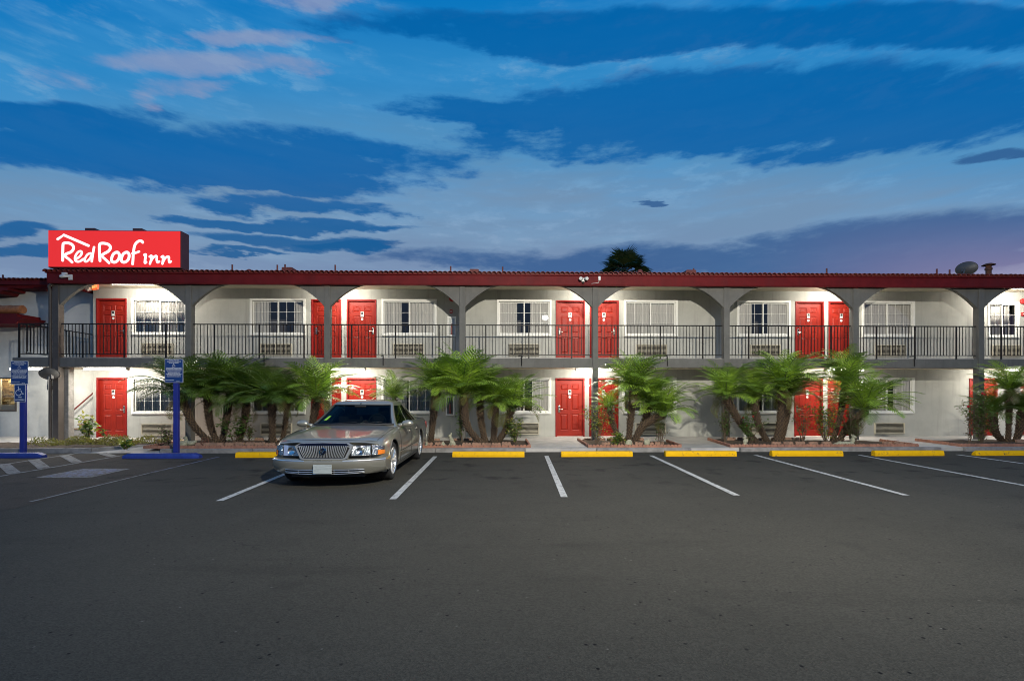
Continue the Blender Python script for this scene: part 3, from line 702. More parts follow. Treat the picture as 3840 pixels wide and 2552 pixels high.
# roof fittings
def vent_pipe(px, y0, y1, Y=17.6, r=.028):
    x, z1 = W(px, y1, Y); z0 = 5.44 + (Y - YF) * .1 ; mb = MB(); mb.cyl((x, Y, z0), (x, Y, z1), r, 10); mb.lathe([(r * 2.2, 0), (r * 1.2, .08)], (x, Y, z0 + .02)); return mb
for px, y1 in ((871, 992), (1040, 993), (1069, 991), (1257, 993), (1690, 998), (1885, 1000), (2601, 1006), (3100, 1006), (3513, 1008), (3561, 1011)):
    vent_pipe(px, 0, y1).build('vent_pipe', M['vent'], roof, smooth=True)
for a, b, y1 in ((1056, 1096, 1001), (1761, 1795, 1008), (2573, 2611, 1011)):
    x0, z1 = W(a, y1, 17.4); x1 = wx(b, 17.4); mb = MB(); mb.prism([(x0, 5.6), (x1, 5.6), (x1, z1 - .01), (x1 - .05, z1), (x0 + .03, z1), (x0, z1 - .03)], lambda p, r: (p, 17.4, r), lambda p, r: (p, 17.75, r)); mb.build('box_vent', M['vent'], roof)
for px, y1 in ((935, 1002), (1630, 1007), (1965, 1011), (2640, 1014), (2400, 1003), (2985, 1016)):
    x, z1 = W(px, y1, 17.3); mb = MB(); mb.sphere((x, 17.3, z1 - .16), (.10, .10, .10), 12); mb.cyl((x, 17.3, 5.55), (x, 17.3, z1 - .14), .06, 10); mb.build('dome_vent', M['vent'], roof, smooth=True)
# flue with cap at the right
x, z1 = W(3707, 987, 17.5); mb = MB()
mb.lathe([(.085, 0), (.085, .32), (.11, .33), (.11, .40), (.085, .41), (.085, .50)], (x, 17.5, z1 - .58), 'z', 16); mb.lathe([(.0, .08), (.10, .07), (.20, .02), (.20, .0), (.08, .02)], (x, 17.5, z1 - .08), 'z', 16)
mb.build('flue', M['rust'], roof, smooth=True)

# ------------------------------------------------------------------ reception wing at the left
YB = 17.72
wing = empty('reception_wing', (-18, YB, 0)); tag(wing, 'grey stucco reception wing at the far left, set back beside the stairs', 'building')
lx1, lz0 = W(63, 1541, YB); lz1 = W(63, 1415, YB)[1]; lx0 = lx1 - 1.9
mb = MB(); wall_panel(mb, -30, XL + 3.2, -.1, 5.75, YB, [(lx0, lx1, lz0, lz1)], .18); mb.build('wall', M['stucco_wing'], wing, fix=False)
ez1 = W(100, 1052, 17.32)[1]; ez0 = W(100, 1086, 17.5)[1]
mb = MB(); mb.prism([(17.24, ez1), (17.24, ez1 - .16), (17.32, ez1 - .17), (17.34, ez0 + .02), (17.42, ez0), (17.8, ez0), (17.8, ez1)], lambda p, r: (-30, p, r), lambda p, r: (-14.46, p, r)); mb.build('fascia', M['fascia'], wing)
mb = MB(); mb.add([(-30, 17.2, ez1 + .004), (-13.2, 17.2, ez1 + .004), (-13.2, 22, ez1 + .5), (-30, 22, ez1 + .5), (-30, 22, ez1), (-13.2, 22, ez1)], [(0, 1, 2, 3), (3, 2, 5, 4), (0, 3, 4), (1, 5, 2)]); wr = mb.build('roof', M['roof'], wing)
for k in range(40): put('roof_tile', ME['tile'], wr, (-20.6 + k * TP, 17.24, ez1 + .002 + rt.uniform(-.003, .006)), (0, rt.uniform(-.05, .05), 0))
xx = W(90, 1000, 17.24)[0]
mb = MB(); mb.prism([(-30, 0), (xx - .55, 0), (xx - .40, -.02), (xx - .42, -.10), (xx - .62, -.12), (xx - .70, -.22), (-30, -.24)], lambda p, r: (p, 17.1, ez0 + r), lambda p, r: (p, 17.75, ez0 + r)); mb.build('gable_return', M['fascia'], wing)
vent_pipe(11, 0, 1030, 18.6).build('vent_pipe', M['vent'], wing, smooth=True)
# small tiled awning above the reception window
aw = empty('awning', (-17.4, 17.6, 4.0), wing)
ax1, az1 = W(86, 1145, 17.0); az0 = W(86, 1178, 17.0)[1]; r = (az1 - az0) / 2
for k in range(5):
    mb = MB(); x1 = ax1 - k * .36; mb.tube([(x1 - .40, 17.0, az0 + r + .0), (x1 - .03, 17.0, az0 + r + .012), (x1, 17.0, az0 + r + .012)], [r * .93, r, r * .96], 16); mb.build('ridge_tile', M['tile_orange'], aw, smooth=True)
x1 = W(102, 1190, 17.0)[0]; zt = az0; zb = W(102, 1216, 17.0)[1]
mb = MB(); mb.prism([(-30, zt), (x1 - .22, zt), (x1 - .2, zt - .11), (x1 - .02, zt - .12), (x1 - .05, zt - .17), (x1 - .16, zt - .24), (x1 - .26, zb), (-30, zb)], lambda p, q_: (p, 16.85, q_), lambda p, q_: (p, YB - .01, q_)); mb.build('cornice', M['fascia'], aw)
# reception window with the lit room behind
mb = MB(); f = .05
for p in ((lx0, lx0 + f, lz0, lz1), (lx1 - f, lx1, lz0, lz1), (lx0 + f, lx1 - f, lz0, lz0 + f), (lx0 + f, lx1 - f, lz1 - f, lz1)): mb.bbox(p[0], p[1], YB - .03, YB + .12, p[2], p[3], .006)
rw = mb.build('window', M['brown'], wing)
mb = MB(); mb.quad((lx0 + f, YB + .08, lz0 + f), (lx1 - f, YB + .08, lz0 + f), (lx1 - f, YB + .08, lz1 - f), (lx0 + f, YB + .08, lz1 - f)); mb.build('pane', M['glass'], rw, fix=False)
warm_wall = mat('reception_wall', (.70, .62, .42), .9)
mb = MB(); mb.box(lx0 - 1.5, lx1 + .3, YB + .19, YB + .9, -.1, 2.55); k = mb.f[2]; mb.f = [q for q in mb.f if q != k]; mb.m = mb.m[:5]; mb.build('reception_room', warm_wall, wing, fix=False)
rs = random.Random(11); q = []
for zz in range(22):
    xk = lx1 - 1.45 + rs.uniform(-.1, 0)
    while xk < lx1 + .2:
        wv = rs.uniform(.14, .34); mb = MB(); mb.box(xk, min(xk + wv - .006, lx1 + .25), YB + .80 - rs.uniform(0, .04), YB + .89, .55 + zz * .078, .55 + zz * .078 + .074); mb.build('veneer_stone', rs.choice(M['veneer']), rw); xk += wv
mb = MB(); mb.box(lx1 - 1.05, lx1 - .5, YB + .5, YB + .78, -.1, 1.22); mb.build('reception_counter', M['white'], rw)
mb = MB(); mb.box(lx1 - 1.7, lx1 - 1.12, YB + .55, YB + .6, -.1, 2.3); mb.build('inner_door_jamb', M['paper'], rw)
lt = bpy.data.lights.new('reception_light', 'AREA'); lt.energy = 22; lt.color = (1, .80, .45); lt.size = .5
lo = put('reception_light', lt, wing, (lx1 - .9, YB + .5, 2.5))

# stairs between the wings
st = empty('staircase', (-15.2, 17.6, ZK)); tag(st, 'concrete stairs with wooden treads climbing behind the left door', 'stairs')
sx0 = W(272, 1600, 17.5)[0]
for k in range(5):
    x = sx0 + k * .215; z = ZK + .155 * (k + 1)
    mb = MB(); mb.bbox(x - .035, x + .27, 17.22, YB - .03, z - .05, z, .018); mb.build('tread', M['wood_tread'], st)
    mb = MB(); mb.box(x + .02, x + .235, 17.24, YB - .03, ZK - .05, z - .051); mb.build('riser', M['kerb'], st)
p0 = W(261, 1544, YB - .1); p1 = W(347, 1471, YB - .1); d = ((p1[0] - p0[0]), (p1[1] - p0[1]))
mb = MB(); mb.tube([(p0[0], YB - .1, p0[1] - .03), (p0[0] + .06, YB - .1, p0[1]), (p1[0] + d[0] * 2, YB - .1, p1[1] + d[1] * 2)], .024, 8); mb.build('handrail', M['rail_red'], st, smooth=True)
# sloping stair guard above
a = W(91, 1213, 17.15); b = W(346, 1254, 17.15)
mb = MB(); mb.tube([(a[0], 17.15, a[1]), (b[0], 17.15, b[1])], .02, 6); mb.tube([(a[0], 17.15, a[1] - 1.0), (b[0], 17.15, b[1] - .9)], .014, 6); sg = mb.build('stair_guard', M['black_iron'], st)
for k in range(1, 21):
    t = k / 21; x = a[0] + (b[0] - a[0]) * t; z = a[1] + (b[1] - a[1]) * t; mb = MB(); mb.box(x - .008, x + .008, 17.142, 17.158, z - .95, z); mb.build('baluster', M['black_iron'], sg)

# ------------------------------------------------------------------ roof sign
sx0, sz1 = W(180.5, 861.6, 15.56); sx1, sz0 = W(679, 1006, 15.56); sz0 = min(sz0, 5.60)
sign = empty('roof_sign', ((sx0 + sx1) / 2, 15.75, sz0)); tag(sign, 'lit red box sign with white script lettering on the roof edge', 'sign')
mb = MB(); mb.bbox(sx0, sx1, 15.565, 15.96, sz0, sz1, .012); mb.build('sign_case', M['sign_case'], sign)
mb = MB(); mb.box(sx0 + .02, sx1 - .025, 15.545, 15.563, sz0 + .03, sz1 - .025); face = mb.build('sign_face', M['sign_red'], sign)
for a, b in ((695, 875), (1395, 1570)):
    xa = wx(150 + a * .2542, 15.7); xb = wx(150 + b * .2542, 15.7); mb = MB(); mb.prism([(xa, 0), (xb, 0), (xb - .08, .085), (xa, .085)], lambda p, q_: (p, 15.62, sz1 + q_ + .002), lambda p, q_: (p, 15.9, sz1 + q_ + .002)); mb.build('lifting_bracket', M['sign_case'], sign)
def sp(x, y): X, Z = W(150 + x * .2542, 840 + y * .2542, 15.545); return (X, 15.545, Z)
AX = Vector((0, 1, 0)); lr = random.Random(2)
strokes = {
 'roof_mark': [([(262, 222), (352, 162), (714, 318)], 0, 22)],
 'letter_R': [([(335, 535), (335, 430), (338, 330)], 1, 23), ([(338, 330), (350, 285), (420, 280), (480, 310), (495, 360), (460, 410), (390, 440), (362, 470)], 1, 23), ([(375, 480), (430, 520), (475, 563)], 1, 21)],
 'letter_e': [([(535, 515), (590, 475), (618, 425), (598, 400), (555, 420), (520, 480), (520, 530), (545, 552), (590, 548), (640, 515)], 1, 19)],
 'letter_d': [([(745, 430), (700, 450), (665, 505), (660, 545), (690, 550), (735, 510), (770, 440)], 1, 18), ([(798, 342), (782, 430), (764, 550)], 1, 20)],
 'letter_R.001': [([(885, 540), (878, 430), (876, 330)], 1, 23), ([(876, 330), (890, 290), (950, 285), (1015, 305), (1040, 350), (1010, 400), (940, 440), (905, 470)], 1, 23), ([(925, 485), (975, 530), (1020, 573)], 1, 21)],
 'letter_o': [([(1130, 415), (1085, 440), (1058, 500), (1062, 550), (1105, 562), (1155, 525), (1172, 460), (1150, 418), (1115, 418)], 1, 23)],
 'letter_o.001': [([(1275, 415), (1230, 440), (1203, 500), (1207, 550), (1250, 562), (1300, 525), (1316, 460), (1294, 418), (1260, 418)], 1, 23)],
 'letter_f': [([(1515, 270), (1500, 252), (1450, 255), (1400, 310), (1378, 420), (1372, 520), (1366, 588)], 1, 22), ([(1365, 432), (1420, 422), (1462, 405)], 1, 19)],
 'letter_i': [([(1540, 455), (1560, 452), (1552, 520), (1548, 570), (1565, 562)], 1, 21)],
 'letter_n': [([(1618, 480), (1645, 468), (1640, 520), (1622, 585)], 1, 19), ([(1630, 560), (1665, 500), (1705, 472), (1722, 480), (1722, 530), (1735, 565), (1758, 552)], 1, 19)],
 'letter_n.001': [([(1795, 485), (1818, 475), (1815, 520), (1806, 585)], 1, 19), ([(1815, 560), (1845, 505), (1885, 480), (1902, 490), (1903, 535), (1912, 565), (1932, 552)], 1, 19)]}
for nm, ss in strokes.items():
    mb = MB()
    for k, (pts, smooth, r) in enumerate(ss):
        P = [Vector(sp(*p)) for p in pts]
        if smooth: P = bez(P, 7)
        rr = r * .87 * .2542 / F * 15.545; mb.capsule([p + Vector((0, -.001 - .002 * k, 0)) for p in P], rr, 12, flat=(AX, .25))
        if not smooth:
            for p in P: mb.sphere(p, (rr, rr * .24, rr), 14)
    mb.build('roof_mark' if nm == 'roof_mark' else 'letter', M['sign_letter'], sign, smooth='all')

# ------------------------------------------------------------------ lamps
LAMP_W = 44.0
def strip_lamp(x, Y, z, L, label, parent_soffit=None):
    e = empty('fluorescent_lamp', (x, Y, z)); tag(e, label, 'lamp', 'strip lamps under the gallery ceilings')
    q = MB(); q.bbox(x - L / 2, x + L / 2, Y - .07, Y + .07, z - .045, z - .001, .008)
    for s in (-1, 1): q.bbox(x + s * (L / 2 + .012) - .012, x + s * (L / 2 + .012) + .012, Y - .075, Y + .075, z - .10, z - .002, .006)
    q.build('lamp_case', M['tube_case'], e)
    q = MB(); q.prism([(-.066, -.046), (.066, -.046), (.060, -.075), (.035, -.096), (-.035, -.096), (-.060, -.075)], lambda a, b: (x - L / 2 + .002, Y + a, z + b), lambda a, b: (x + L / 2 - .002, Y + a, z + b)); q.build('diffuser', M['tube'], e)
    for s in (-1, 1):   # the two glowing faces of the wrap-around lens
        al = bpy.data.lights.new('lamp_face', 'AREA'); al.shape = 'RECTANGLE'; al.size = L - .04; al.size_y = .06; al.energy = LAMP_W * L; al.color = (1.0, .945, .83)
        d = Vector((0, s * .78, -.62)); o = put('lamp_face', al, e, (x, Y + s * .056, z - .092)); o.rotation_euler = d.to_track_quat('-Z', 'Y').to_euler()
YL = 16.08
upl = [(wx(496, YL), 1.35, 'long white strip lamp under the eaves beside the exit sign'), (CXS[2] + .1, 1.2, 'white strip lamp under the eaves above the upper doors nearest the car'), (CXS[4] + .1, 1.2, 'white strip lamp under the eaves behind the pillar below the twin camera'), (CXS[6] - .15, 1.25, 'white strip lamp under the eaves with one end showing beside the right door pair'), (wx(3850, YL), 1.35, 'bright strip lamp under the eaves at the far right edge')]
for x, L, t in upl: strip_lamp(x, YL, 5.29, L, t)
lol = [(wx(176, 16.6) - .1, 1.1, 'white strip lamp under the landing left of the corner post'), (wx(399, YL), 1.35, 'white strip lamp above the lower left red door'), (wx(1300, YL), 1.2, 'white strip lamp above the ground floor door behind the car'), (wx(2230, YL), 1.25, 'white strip lamp crossing behind the middle pillar on the ground floor'), (wx(3165, YL), 1.25, 'white strip lamp half hidden by fronds above the right ground floor doors'), (wx(3830, YL), 1.3, 'white strip lamp behind fronds at the lower right edge')]
for x, L, t in lol: strip_lamp(x, YL, 2.488, L, t)

# lot floodlight on its pole behind the camera: its glare shows in one upper window, its light throws the arch shadows
fx, fy, fz = 3.1, -.3, 7.1
fl = empty('lot_floodlight', (fx, fy - .5, 0)); tag(fl, 'tall steel pole with a bright floodlight facing the motel from the lot', 'floodlight')
mb = MB(); mb.tube([(fx, fy - .5, 0), (fx, fy - .5, 7.0), (fx, fy - .5, 7.25)], [.09, .06, .055], 12); mb.build('pole', M['metal'], fl, smooth=True)
mb = MB(); mb.bbox(fx - .25, fx + .25, fy - .42, fy - .06, fz - .16, fz + .18, .02); mb.box(fx - .04, fx + .04, fy - .5, fy - .42, fz - .05, fz + .05); mb.build('lamp_head', M['dish'], fl)
lens = mat('flood_lens', (.9, .9, .85), .3, emit=(1, .97, .88), estr=160.0)
mb = MB(); mb.box(fx - .20, fx + .20, fy - .058, fy - .052, fz - .12, fz + .14); mb.build('lens', lens, fl)
ld = bpy.data.lights.new('floodlight_beam', 'SPOT'); ld.energy = 10800; ld.color = (1.0, .935, .80); ld.spot_size = R(156); ld.spot_blend = 1.0; ld.shadow_soft_size = .12
lo = put('floodlight_beam', ld, fl, (fx, fy, fz)); lo.rotation_euler = (Vector((2.2, 15, 3.2)) - Vector((fx, fy, fz))).to_track_quat('-Z', 'Y').to_euler(); lo.scale = (1, .74, 1)

# small warm garden light against the wall in the left bed
gx = wx(612, 15.5); gl = empty('garden_light', (gx, 15.55, .12)); tag(gl, 'small warm garden spotlight low among the left palms', 'garden light')
mb = MB(); mb.cyl((gx, 15.55, .05), (gx, 15.55, .24), .012, 8); mb.tube([(gx, 15.5, .24), (gx, 15.56, .26), (gx, 15.62, .28)], [.03, .05, .055], 10); mb.build('lamp_body', M['black_iron'], gl, smooth=True)
ld = bpy.data.lights.new('garden_beam', 'SPOT'); ld.energy = 22; ld.color = (1.0, .50, .16); ld.spot_size = R(150); ld.spot_blend = .6; ld.shadow_soft_size = .04
lo = put('garden_beam', ld, gl, (gx, 15.66, .30)); lo.rotation_euler = (Vector((.15, 1.45, .10))).to_track_quat('-Z', 'Y').to_euler()

# ------------------------------------------------------------------ fittings on the building
def exit_sign():
    x, z = W(358, 1074, 16.6); e = empty('exit_sign', (x, 16.6, z)); tag(e, 'lit orange EXIT sign hanging from the eaves at the stair corner', 'exit sign')
    w = .16; h = .11
    q = MB(); q.bbox(-w, w, -.025, .025, -h, h, .006); b = put('sign_box', q.mesh('sign_box', M['exit']), e, (x, 16.6, z), (0, 0, R(-28)))
    me = text_mesh('EXIT', .17, M['exit_letter'], .004, extrude=.002); put('letters', me, b, (x, 16.6, z), (R(90), 0, 0)).location = (0, -.029, 0)
    q = MB(); q.cyl((x, 16.6, z + h), (x, 16.6, 5.289), .012, 8); q.build('stem', M['tube_case'], e)
    q = MB(); q.bbox(x - .30, x - .17, 16.55, 16.66, z - .13, z - .03, .01); q.sphere((x - .2, 16.54, z - .14), .035, 8); q.build('emergency_lamp', M['cam'], e)
exit_sign()
def security(px, py, label):
    x, z = W(px, py, YF); e = empty('security_light', (x, YF, z)); tag(e, label, 'security light')
    q = MB(); q.bbox(x - .05, x + .05, YF - .04, YF - .001, z - .06, z + .06, .008); q.build('mount', M['cam'], e)
    for s in (-1, 1):
        c = Vector((x + s * .075, YF - .12, z + .02)); d = Vector((s * .35, -.9, -.15)).normalized()
        q = MB(); q.tube([c - d * .07, c - d * .02, c + d * .07, c + d * .085], [.03, .05, .055, .05], 12); q.cyl(Vector((x + s * .02, YF - .04, z)), c - d * .05, .012, 8); q.build('lamp_head', M['cam'], e, smooth=True)
    q = MB(); q.sphere((x, YF - .055, z - .085), .038, 10); q.build('sensor', M['plaque_dark'], e, smooth=True)
security(2186, 1050, 'white twin security light on the red fascia above the middle pillar')
x, z = W(257, 1037, YF); e = empty('security_camera', (x, YF, z)); tag(e, 'white security camera tilted on the dark fascia under the red sign', 'camera')
q = MB(); q.bbox(x + .03, x + .14, YF - .05, YF - .001, z - .11, z + .06, .01); q.build('mount', M['cam'], e)
q = MB(); q.tube([(x - .14, YF - .12, z - .02), (x - .02, YF - .13, z - .01), (x + .08, YF - .06, z + .0)], [.045, .05, .03], 10); q.bbox(x - .08, x + .06, YF - .16, YF - .09, z + .03, z + .10, .01); q.build('camera_body', M['cam'], e, smooth=True)
x, z = W(2247, 1044, YF); q = MB(); q.bbox(x - .035, x + .035, YF - .05, YF - .001, z - .065, z + .065, .006); q.tube([(x, YF - .02, z - .06), (x - .03, YF - .015, z - .14), (x - .25, YF - .015, z - .17)], .006, 6)
tag(q.build('junction_box', M['cam'], loc=(x, YF, z)), 'small white junction box on the fascia right of the twin security light', 'junction box')
def cabinet(px0, px1, py0, py1, label):
    x0, z1 = W(px0, py0, YW); x1, z0 = W(px1, py1, YW); e = empty('extinguisher_cabinet', ((x0 + x1) / 2, YW, z0)); tag(e, label, 'fire cabinet')
    q = MB()
    for p in ((x0, x0 + .045, z0, z1), (x1 - .045, x1, z0, z1), (x0 + .045, x1 - .045, z0, z0 + .05), (x0 + .045, x1 - .045, z1 - .06, z1)): q.bbox(p[0], p[1], YW - .05, YW - .001, p[2], p[3], .006)
    q.box(x0 + .04, x1 - .04, YW - .008, YW - .002, z0 + .04, z1 - .05, 1); q.build('cabinet_frame', [M['paper'], M['plaque']], e)
    c = (x0 + x1) / 2; q = MB(); q.lathe([(0, 0), (.028, .0), (.032, .02), (.032, .26), (.02, .31), (.012, .35)], (c, YW - .008 - .034, z0 + .07), 'z', 14); q.box(c - .02, c + .04, YW - .04, YW - .02, z0 + .42, z0 + .44); q.build('extinguisher', mat('extinguisher_red', (.14, .02, .02), .4), e, smooth=True)
    q = MB(); q.quad((x0 + .045, YW - .045, z0 + .05), (x1 - .045, YW - .045, z0 + .05), (x1 - .045, YW - .045, z1 - .06), (x0 + .045, YW - .045, z1 - .06)); q.build('pane', M['glass'], e, fix=False)
cabinet(1678, 1710, 1187, 1261, 'white framed fire extinguisher cabinet on the upper wall by the third pillar')
cabinet(1673, 1704, 1484, 1557, 'white framed fire extinguisher cabinet on the ground floor wall between palms')
for px, py, t in ((1692, 1168, 'small dark red alarm pull box above the upper fire cabinet'), (3833, 1178, 'small red alarm pull box by the narrow window at right edge')):
    x, z = W(px, py, YW); q = MB(); q.bbox(x - .05, x + .05, YW - .05, YW - .001, z - .065, z + .065, .006); q.box(x - .028, x + .028, YW - .055, YW - .049, z - .02, z + .015, 1); tag(q.build('alarm_pull_box', [M['red_alarm'], M['paper']], loc=(x, YW, z)), t, 'alarm box')
for px, py, t in ((1695, 1120, 'round red alarm bell near the ceiling behind the third pillar'), (3834, 1130, 'round red alarm bell on the wall at the upper right edge')):
    x, z = W(px, py, YW); q = MB(); q.lathe([(0, -.07), (.05, -.068), (.095, -.045), (.105, -.01), (.105, 0)], (x, YW, z), 'y', 18); q.lathe([(0, -.08), (.015, -.08), (.02, -.066)], (x, YW, z), 'y', 8); tag(q.build('alarm_bell', M['red_alarm'], loc=(x, YW, z), smooth=True), t, 'alarm bell')
# satellite dishes
def dish(c, n, rx, rz, label, flip=1):
    c = Vector(c); n = Vector(n).normalized(); a = Vector((0, 0, 1)).cross(n).normalized(); b = n.cross(a)
    e = empty('satellite_dish', tuple(c - Vector((0, 0, rz)))); tag(e, label, 'satellite dish')
    q = MB(); rows = []
    for r in (0.001, .25, .5, .75, .93, 1.0, 1.02): rows.append([c + a * rx * r * math.cos(t) + b * rz * r * math.sin(t) + n * (.10 * min(r, 1) ** 2 - (.012 if r > 1 else 0)) for t in [2 * math.pi * k / 28 for k in range(28)]])
    q.grid(rows, closed=True); q.build('reflector', M['dish'], e, smooth='all', fix=False)
    tip = c + n * .62 - b * rz * .05
    q = MB(); q.tube([c - b * rz * .98 + n * .08, tip], .012, 6); q.build('feed_arm', M['cam'], e)
    q = MB(); q.capsule([tip - n * .05 + b * .03, tip + n * .03 + b * .06], .028, 8); q.capsule([tip - n * .03 + b * .0 + a * .05, tip + n * .02 + b * .03 + a * .05], .022, 8); q.build('feed_horn', M['cam'], e, smooth=True)
    q = MB(); q.tube([c - n * .02, c - n * .12 - Vector((0, 0, .12)), c - n * .14 - Vector((0, 0, rz + .1))], .022, 8); q.box(c.x - .07, c.x + .07, c.y - n.y * .02 + .02, c.y + .09, c.z - .09, c.z + .03); q.build('mount', M['dish'], e, smooth=True)
x, z = W(3620, 1008, 16.9); dish((x, 16.9, z), (.86, .42, .22), .32, .24, 'dark grey satellite dish on the roof beside the rusty flue')
x, z = W(181, 1408, 15.5); dish((x, 15.52, z), (-.35, .55, .62), .25, .25, 'dark round satellite dish fixed to the corner post left of the stairs')

# ------------------------------------------------------------------ wheel stops
def stop_mesh(L, w, h, end, m, name):
    q = MB(); prof = [(-w / 2, 0), (w / 2, 0), (w / 2, h * .45), (w / 2 - .025, h), (-w / 2 + .025, h), (-w / 2, h * .45)]
    def P(a, z, x):
        return (x, a, z)
    secs = [(-L / 2, .55 if end > .03 else .97), (-L / 2 + end, 1), (-L / 6, 1), (L / 6, 1), (L / 2 - end, 1), (L / 2, .55 if end > .03 else .97)]
    rows = [[(x, a * (.6 + .4 * k), z * k) for a, z in prof] for x, k in secs]
    q.grid(rows, closed=True); q.add(rows[0], [tuple(range(5, -1, -1))]); q.add(rows[-1], [tuple(range(6))]); return q.mesh(name, m)
ys = stop_mesh(1.83, .15, .135, .015, M['yellow'], 'yellow_wheel_stop'); ysc = stop_mesh(1.9, .15, .125, .09, M['yellow'], 'yellow_wheel_stop')
bs = stop_mesh(1.88, .20, .125, .14, M['blue'], 'blue_wheel_stop')
for x, t, me in ((-5.78, 'half hidden behind the parked sedan', ys), (-.34, 'just right of the sedan before the rabbit statue', ys), (2.43, 'in front of the middle pillar bed', ys), (5.11, 'before the gap right of the middle palm bed', ys), (7.88, 'third from the right edge, before the rose bed', ys), (10.55, 'second from the right edge with clean square ends', ys), (13.27, 'cut off by the right edge, with sloping end', ysc)):
    o = put('yellow_wheel_stop', me, None, (x, 12.36, 0), (0, 0, R(-.5 + .9 * math.sin(x * 3.1)))); tag(o, 'yellow painted concrete wheel stop ' + t, 'wheel stop', 'yellow wheel stops along the bays')
for x, y, t in ((-12.45, 12.42, 'blue painted wheel stop under the van accessible sign at far left'), (-8.46, 12.24, 'blue painted wheel stop under the single blue notice post')):
    tag(put('blue_wheel_stop', bs, None, (x, y, 0), (0, 0, R(-.6))), t, 'wheel stop', 'blue wheel stops')

# ------------------------------------------------------------------ accessible parking signs
def wheelchair(x, y, z, s, parent):
    q = MB(); A = Vector((0, 1, 0)); f = (A, .08)
    def p(a, b): return Vector((x + a * s, y, z + b * s))
    q.sphere(p(-.10, .43), (.055 * s, .004, .055 * s), 10)
    q.capsule([p(-.09, .33), p(-.07, .05), p(.16, .05), p(.30, -.28), p(.42, -.25)], .035 * s, 8, flat=f); q.capsule([p(-.08, .20), p(.12, .20)], .03 * s, 8, flat=f)
    q.capsule([p(-.06 + .27 * math.cos(t) - .02, -.16 + .27 * math.sin(t)) for t in [R(110 + k * 21) for k in range(12)]], .032 * s, 8, flat=f)
    return q.build('wheelchair_symbol', M['sign_white'], parent)
def panel(x, y, z0, z1, w, parent, name='sign_panel'):
    q = MB(); q.bbox(x - w / 2, x + w / 2, y - .003, y + .003, z0, z1, .002); q.build('sign_border', M['sign_white'], parent)
    q = MB(); q.box(x - w / 2 + .01, x + w / 2 - .01, y - .005, y - .0032, z0 + .01, z1 - .01); return q.build(name, M['sign_blue'], parent)
NOTICE = ['UNAUTHORIZED VEHICLES PARKED', 'IN DESIGNATED ACCESSIBLE SPACES', 'NOT DISPLAYING DISTINGUISHING', 'PLACARDS OR LICENSE PLATES', 'ISSUED FOR PERSONS WITH', 'DISABILITIES MAY BE TOWED AWAY', 'AT OWNERS EXPENSE. TOWED', 'VEHICLES MAY BE RECLAIMED AT']
def notice(x, y, z0, z1, w, parent):
    p = panel(x, y, z0, z1, w, parent); h = z1 - z0
    def line(s, f, size, dx=0):
        me = text_mesh(s, size * h, M['sign_white'], .0009, extrude=.0005); put('lettering', me, parent, (x + dx, y - .0062, z0 + h * f), (R(90), 0, 0))
    for i, s in enumerate(('PARKING ONLY FOR', 'PERSONS WITH DISABILITIES', '& VAN ACCESSIBLE')): line(s, .945 - i * .05, .046)
    wheelchair(x, y - .0075, z0 + h * .74, .11 * h / .62, parent)
    for i, s in enumerate(NOTICE): line(s, .625 - i * .052, .040)
    line('OR BY TELEPHONING', .105, .036, -w * .22); line('TEL. 310', .055, .036, w * .22)
def ada(pxl, pxr, py1, py0, Y, ppx, base_y, label, second=None):
    xa, z1 = W(pxl, py1, Y); xb, z0 = W(pxr, py0, Y); c = (xa + xb) / 2; pc = wx(ppx, Y)
    e = empty('accessible_parking_sign', (pc, Y, 0)); tag(e, label, 'parking sign', 'blue accessible parking signs')
    q = MB(); q.bbox(pc - .06, pc + .06, Y + .012, Y + .11, -.02 if base_y else 0, z0 + (.12 if second is None else -.0), .012); q.build('post', M['post_blue'], e)
    notice(c, Y, z0, z1, xb - xa, e)
    if second:
        xa, y1 = W(second[0], second[2], Y); xb, y0 = W(second[1], second[3], Y); c = (xa + xb) / 2
        panel(c, Y, y0, y1, xb - xa, e); wheelchair(c - .01, Y - .0075, y0 + (y1 - y0) * .62, .27, e)
        for s, f in (('VAN', .27), ('ACCESSIBLE', .12)): put('lettering', text_mesh(s, .046, M['sign_white'], .0012, extrude=.0005), e, (c, Y - .0062, y0 + (y1 - y0) * f), (R(90), 0, 0))
ada(41, 106, 1353, 1440, 13.15, 79, 1, 'blue post at far left with notice plate above a van accessible plate', (54, 96, 1441, 1506))
ada(618, 687, 1346, 1434, 13.05, 656, 1, 'blue post carrying a single notice plate in front of the left palms')

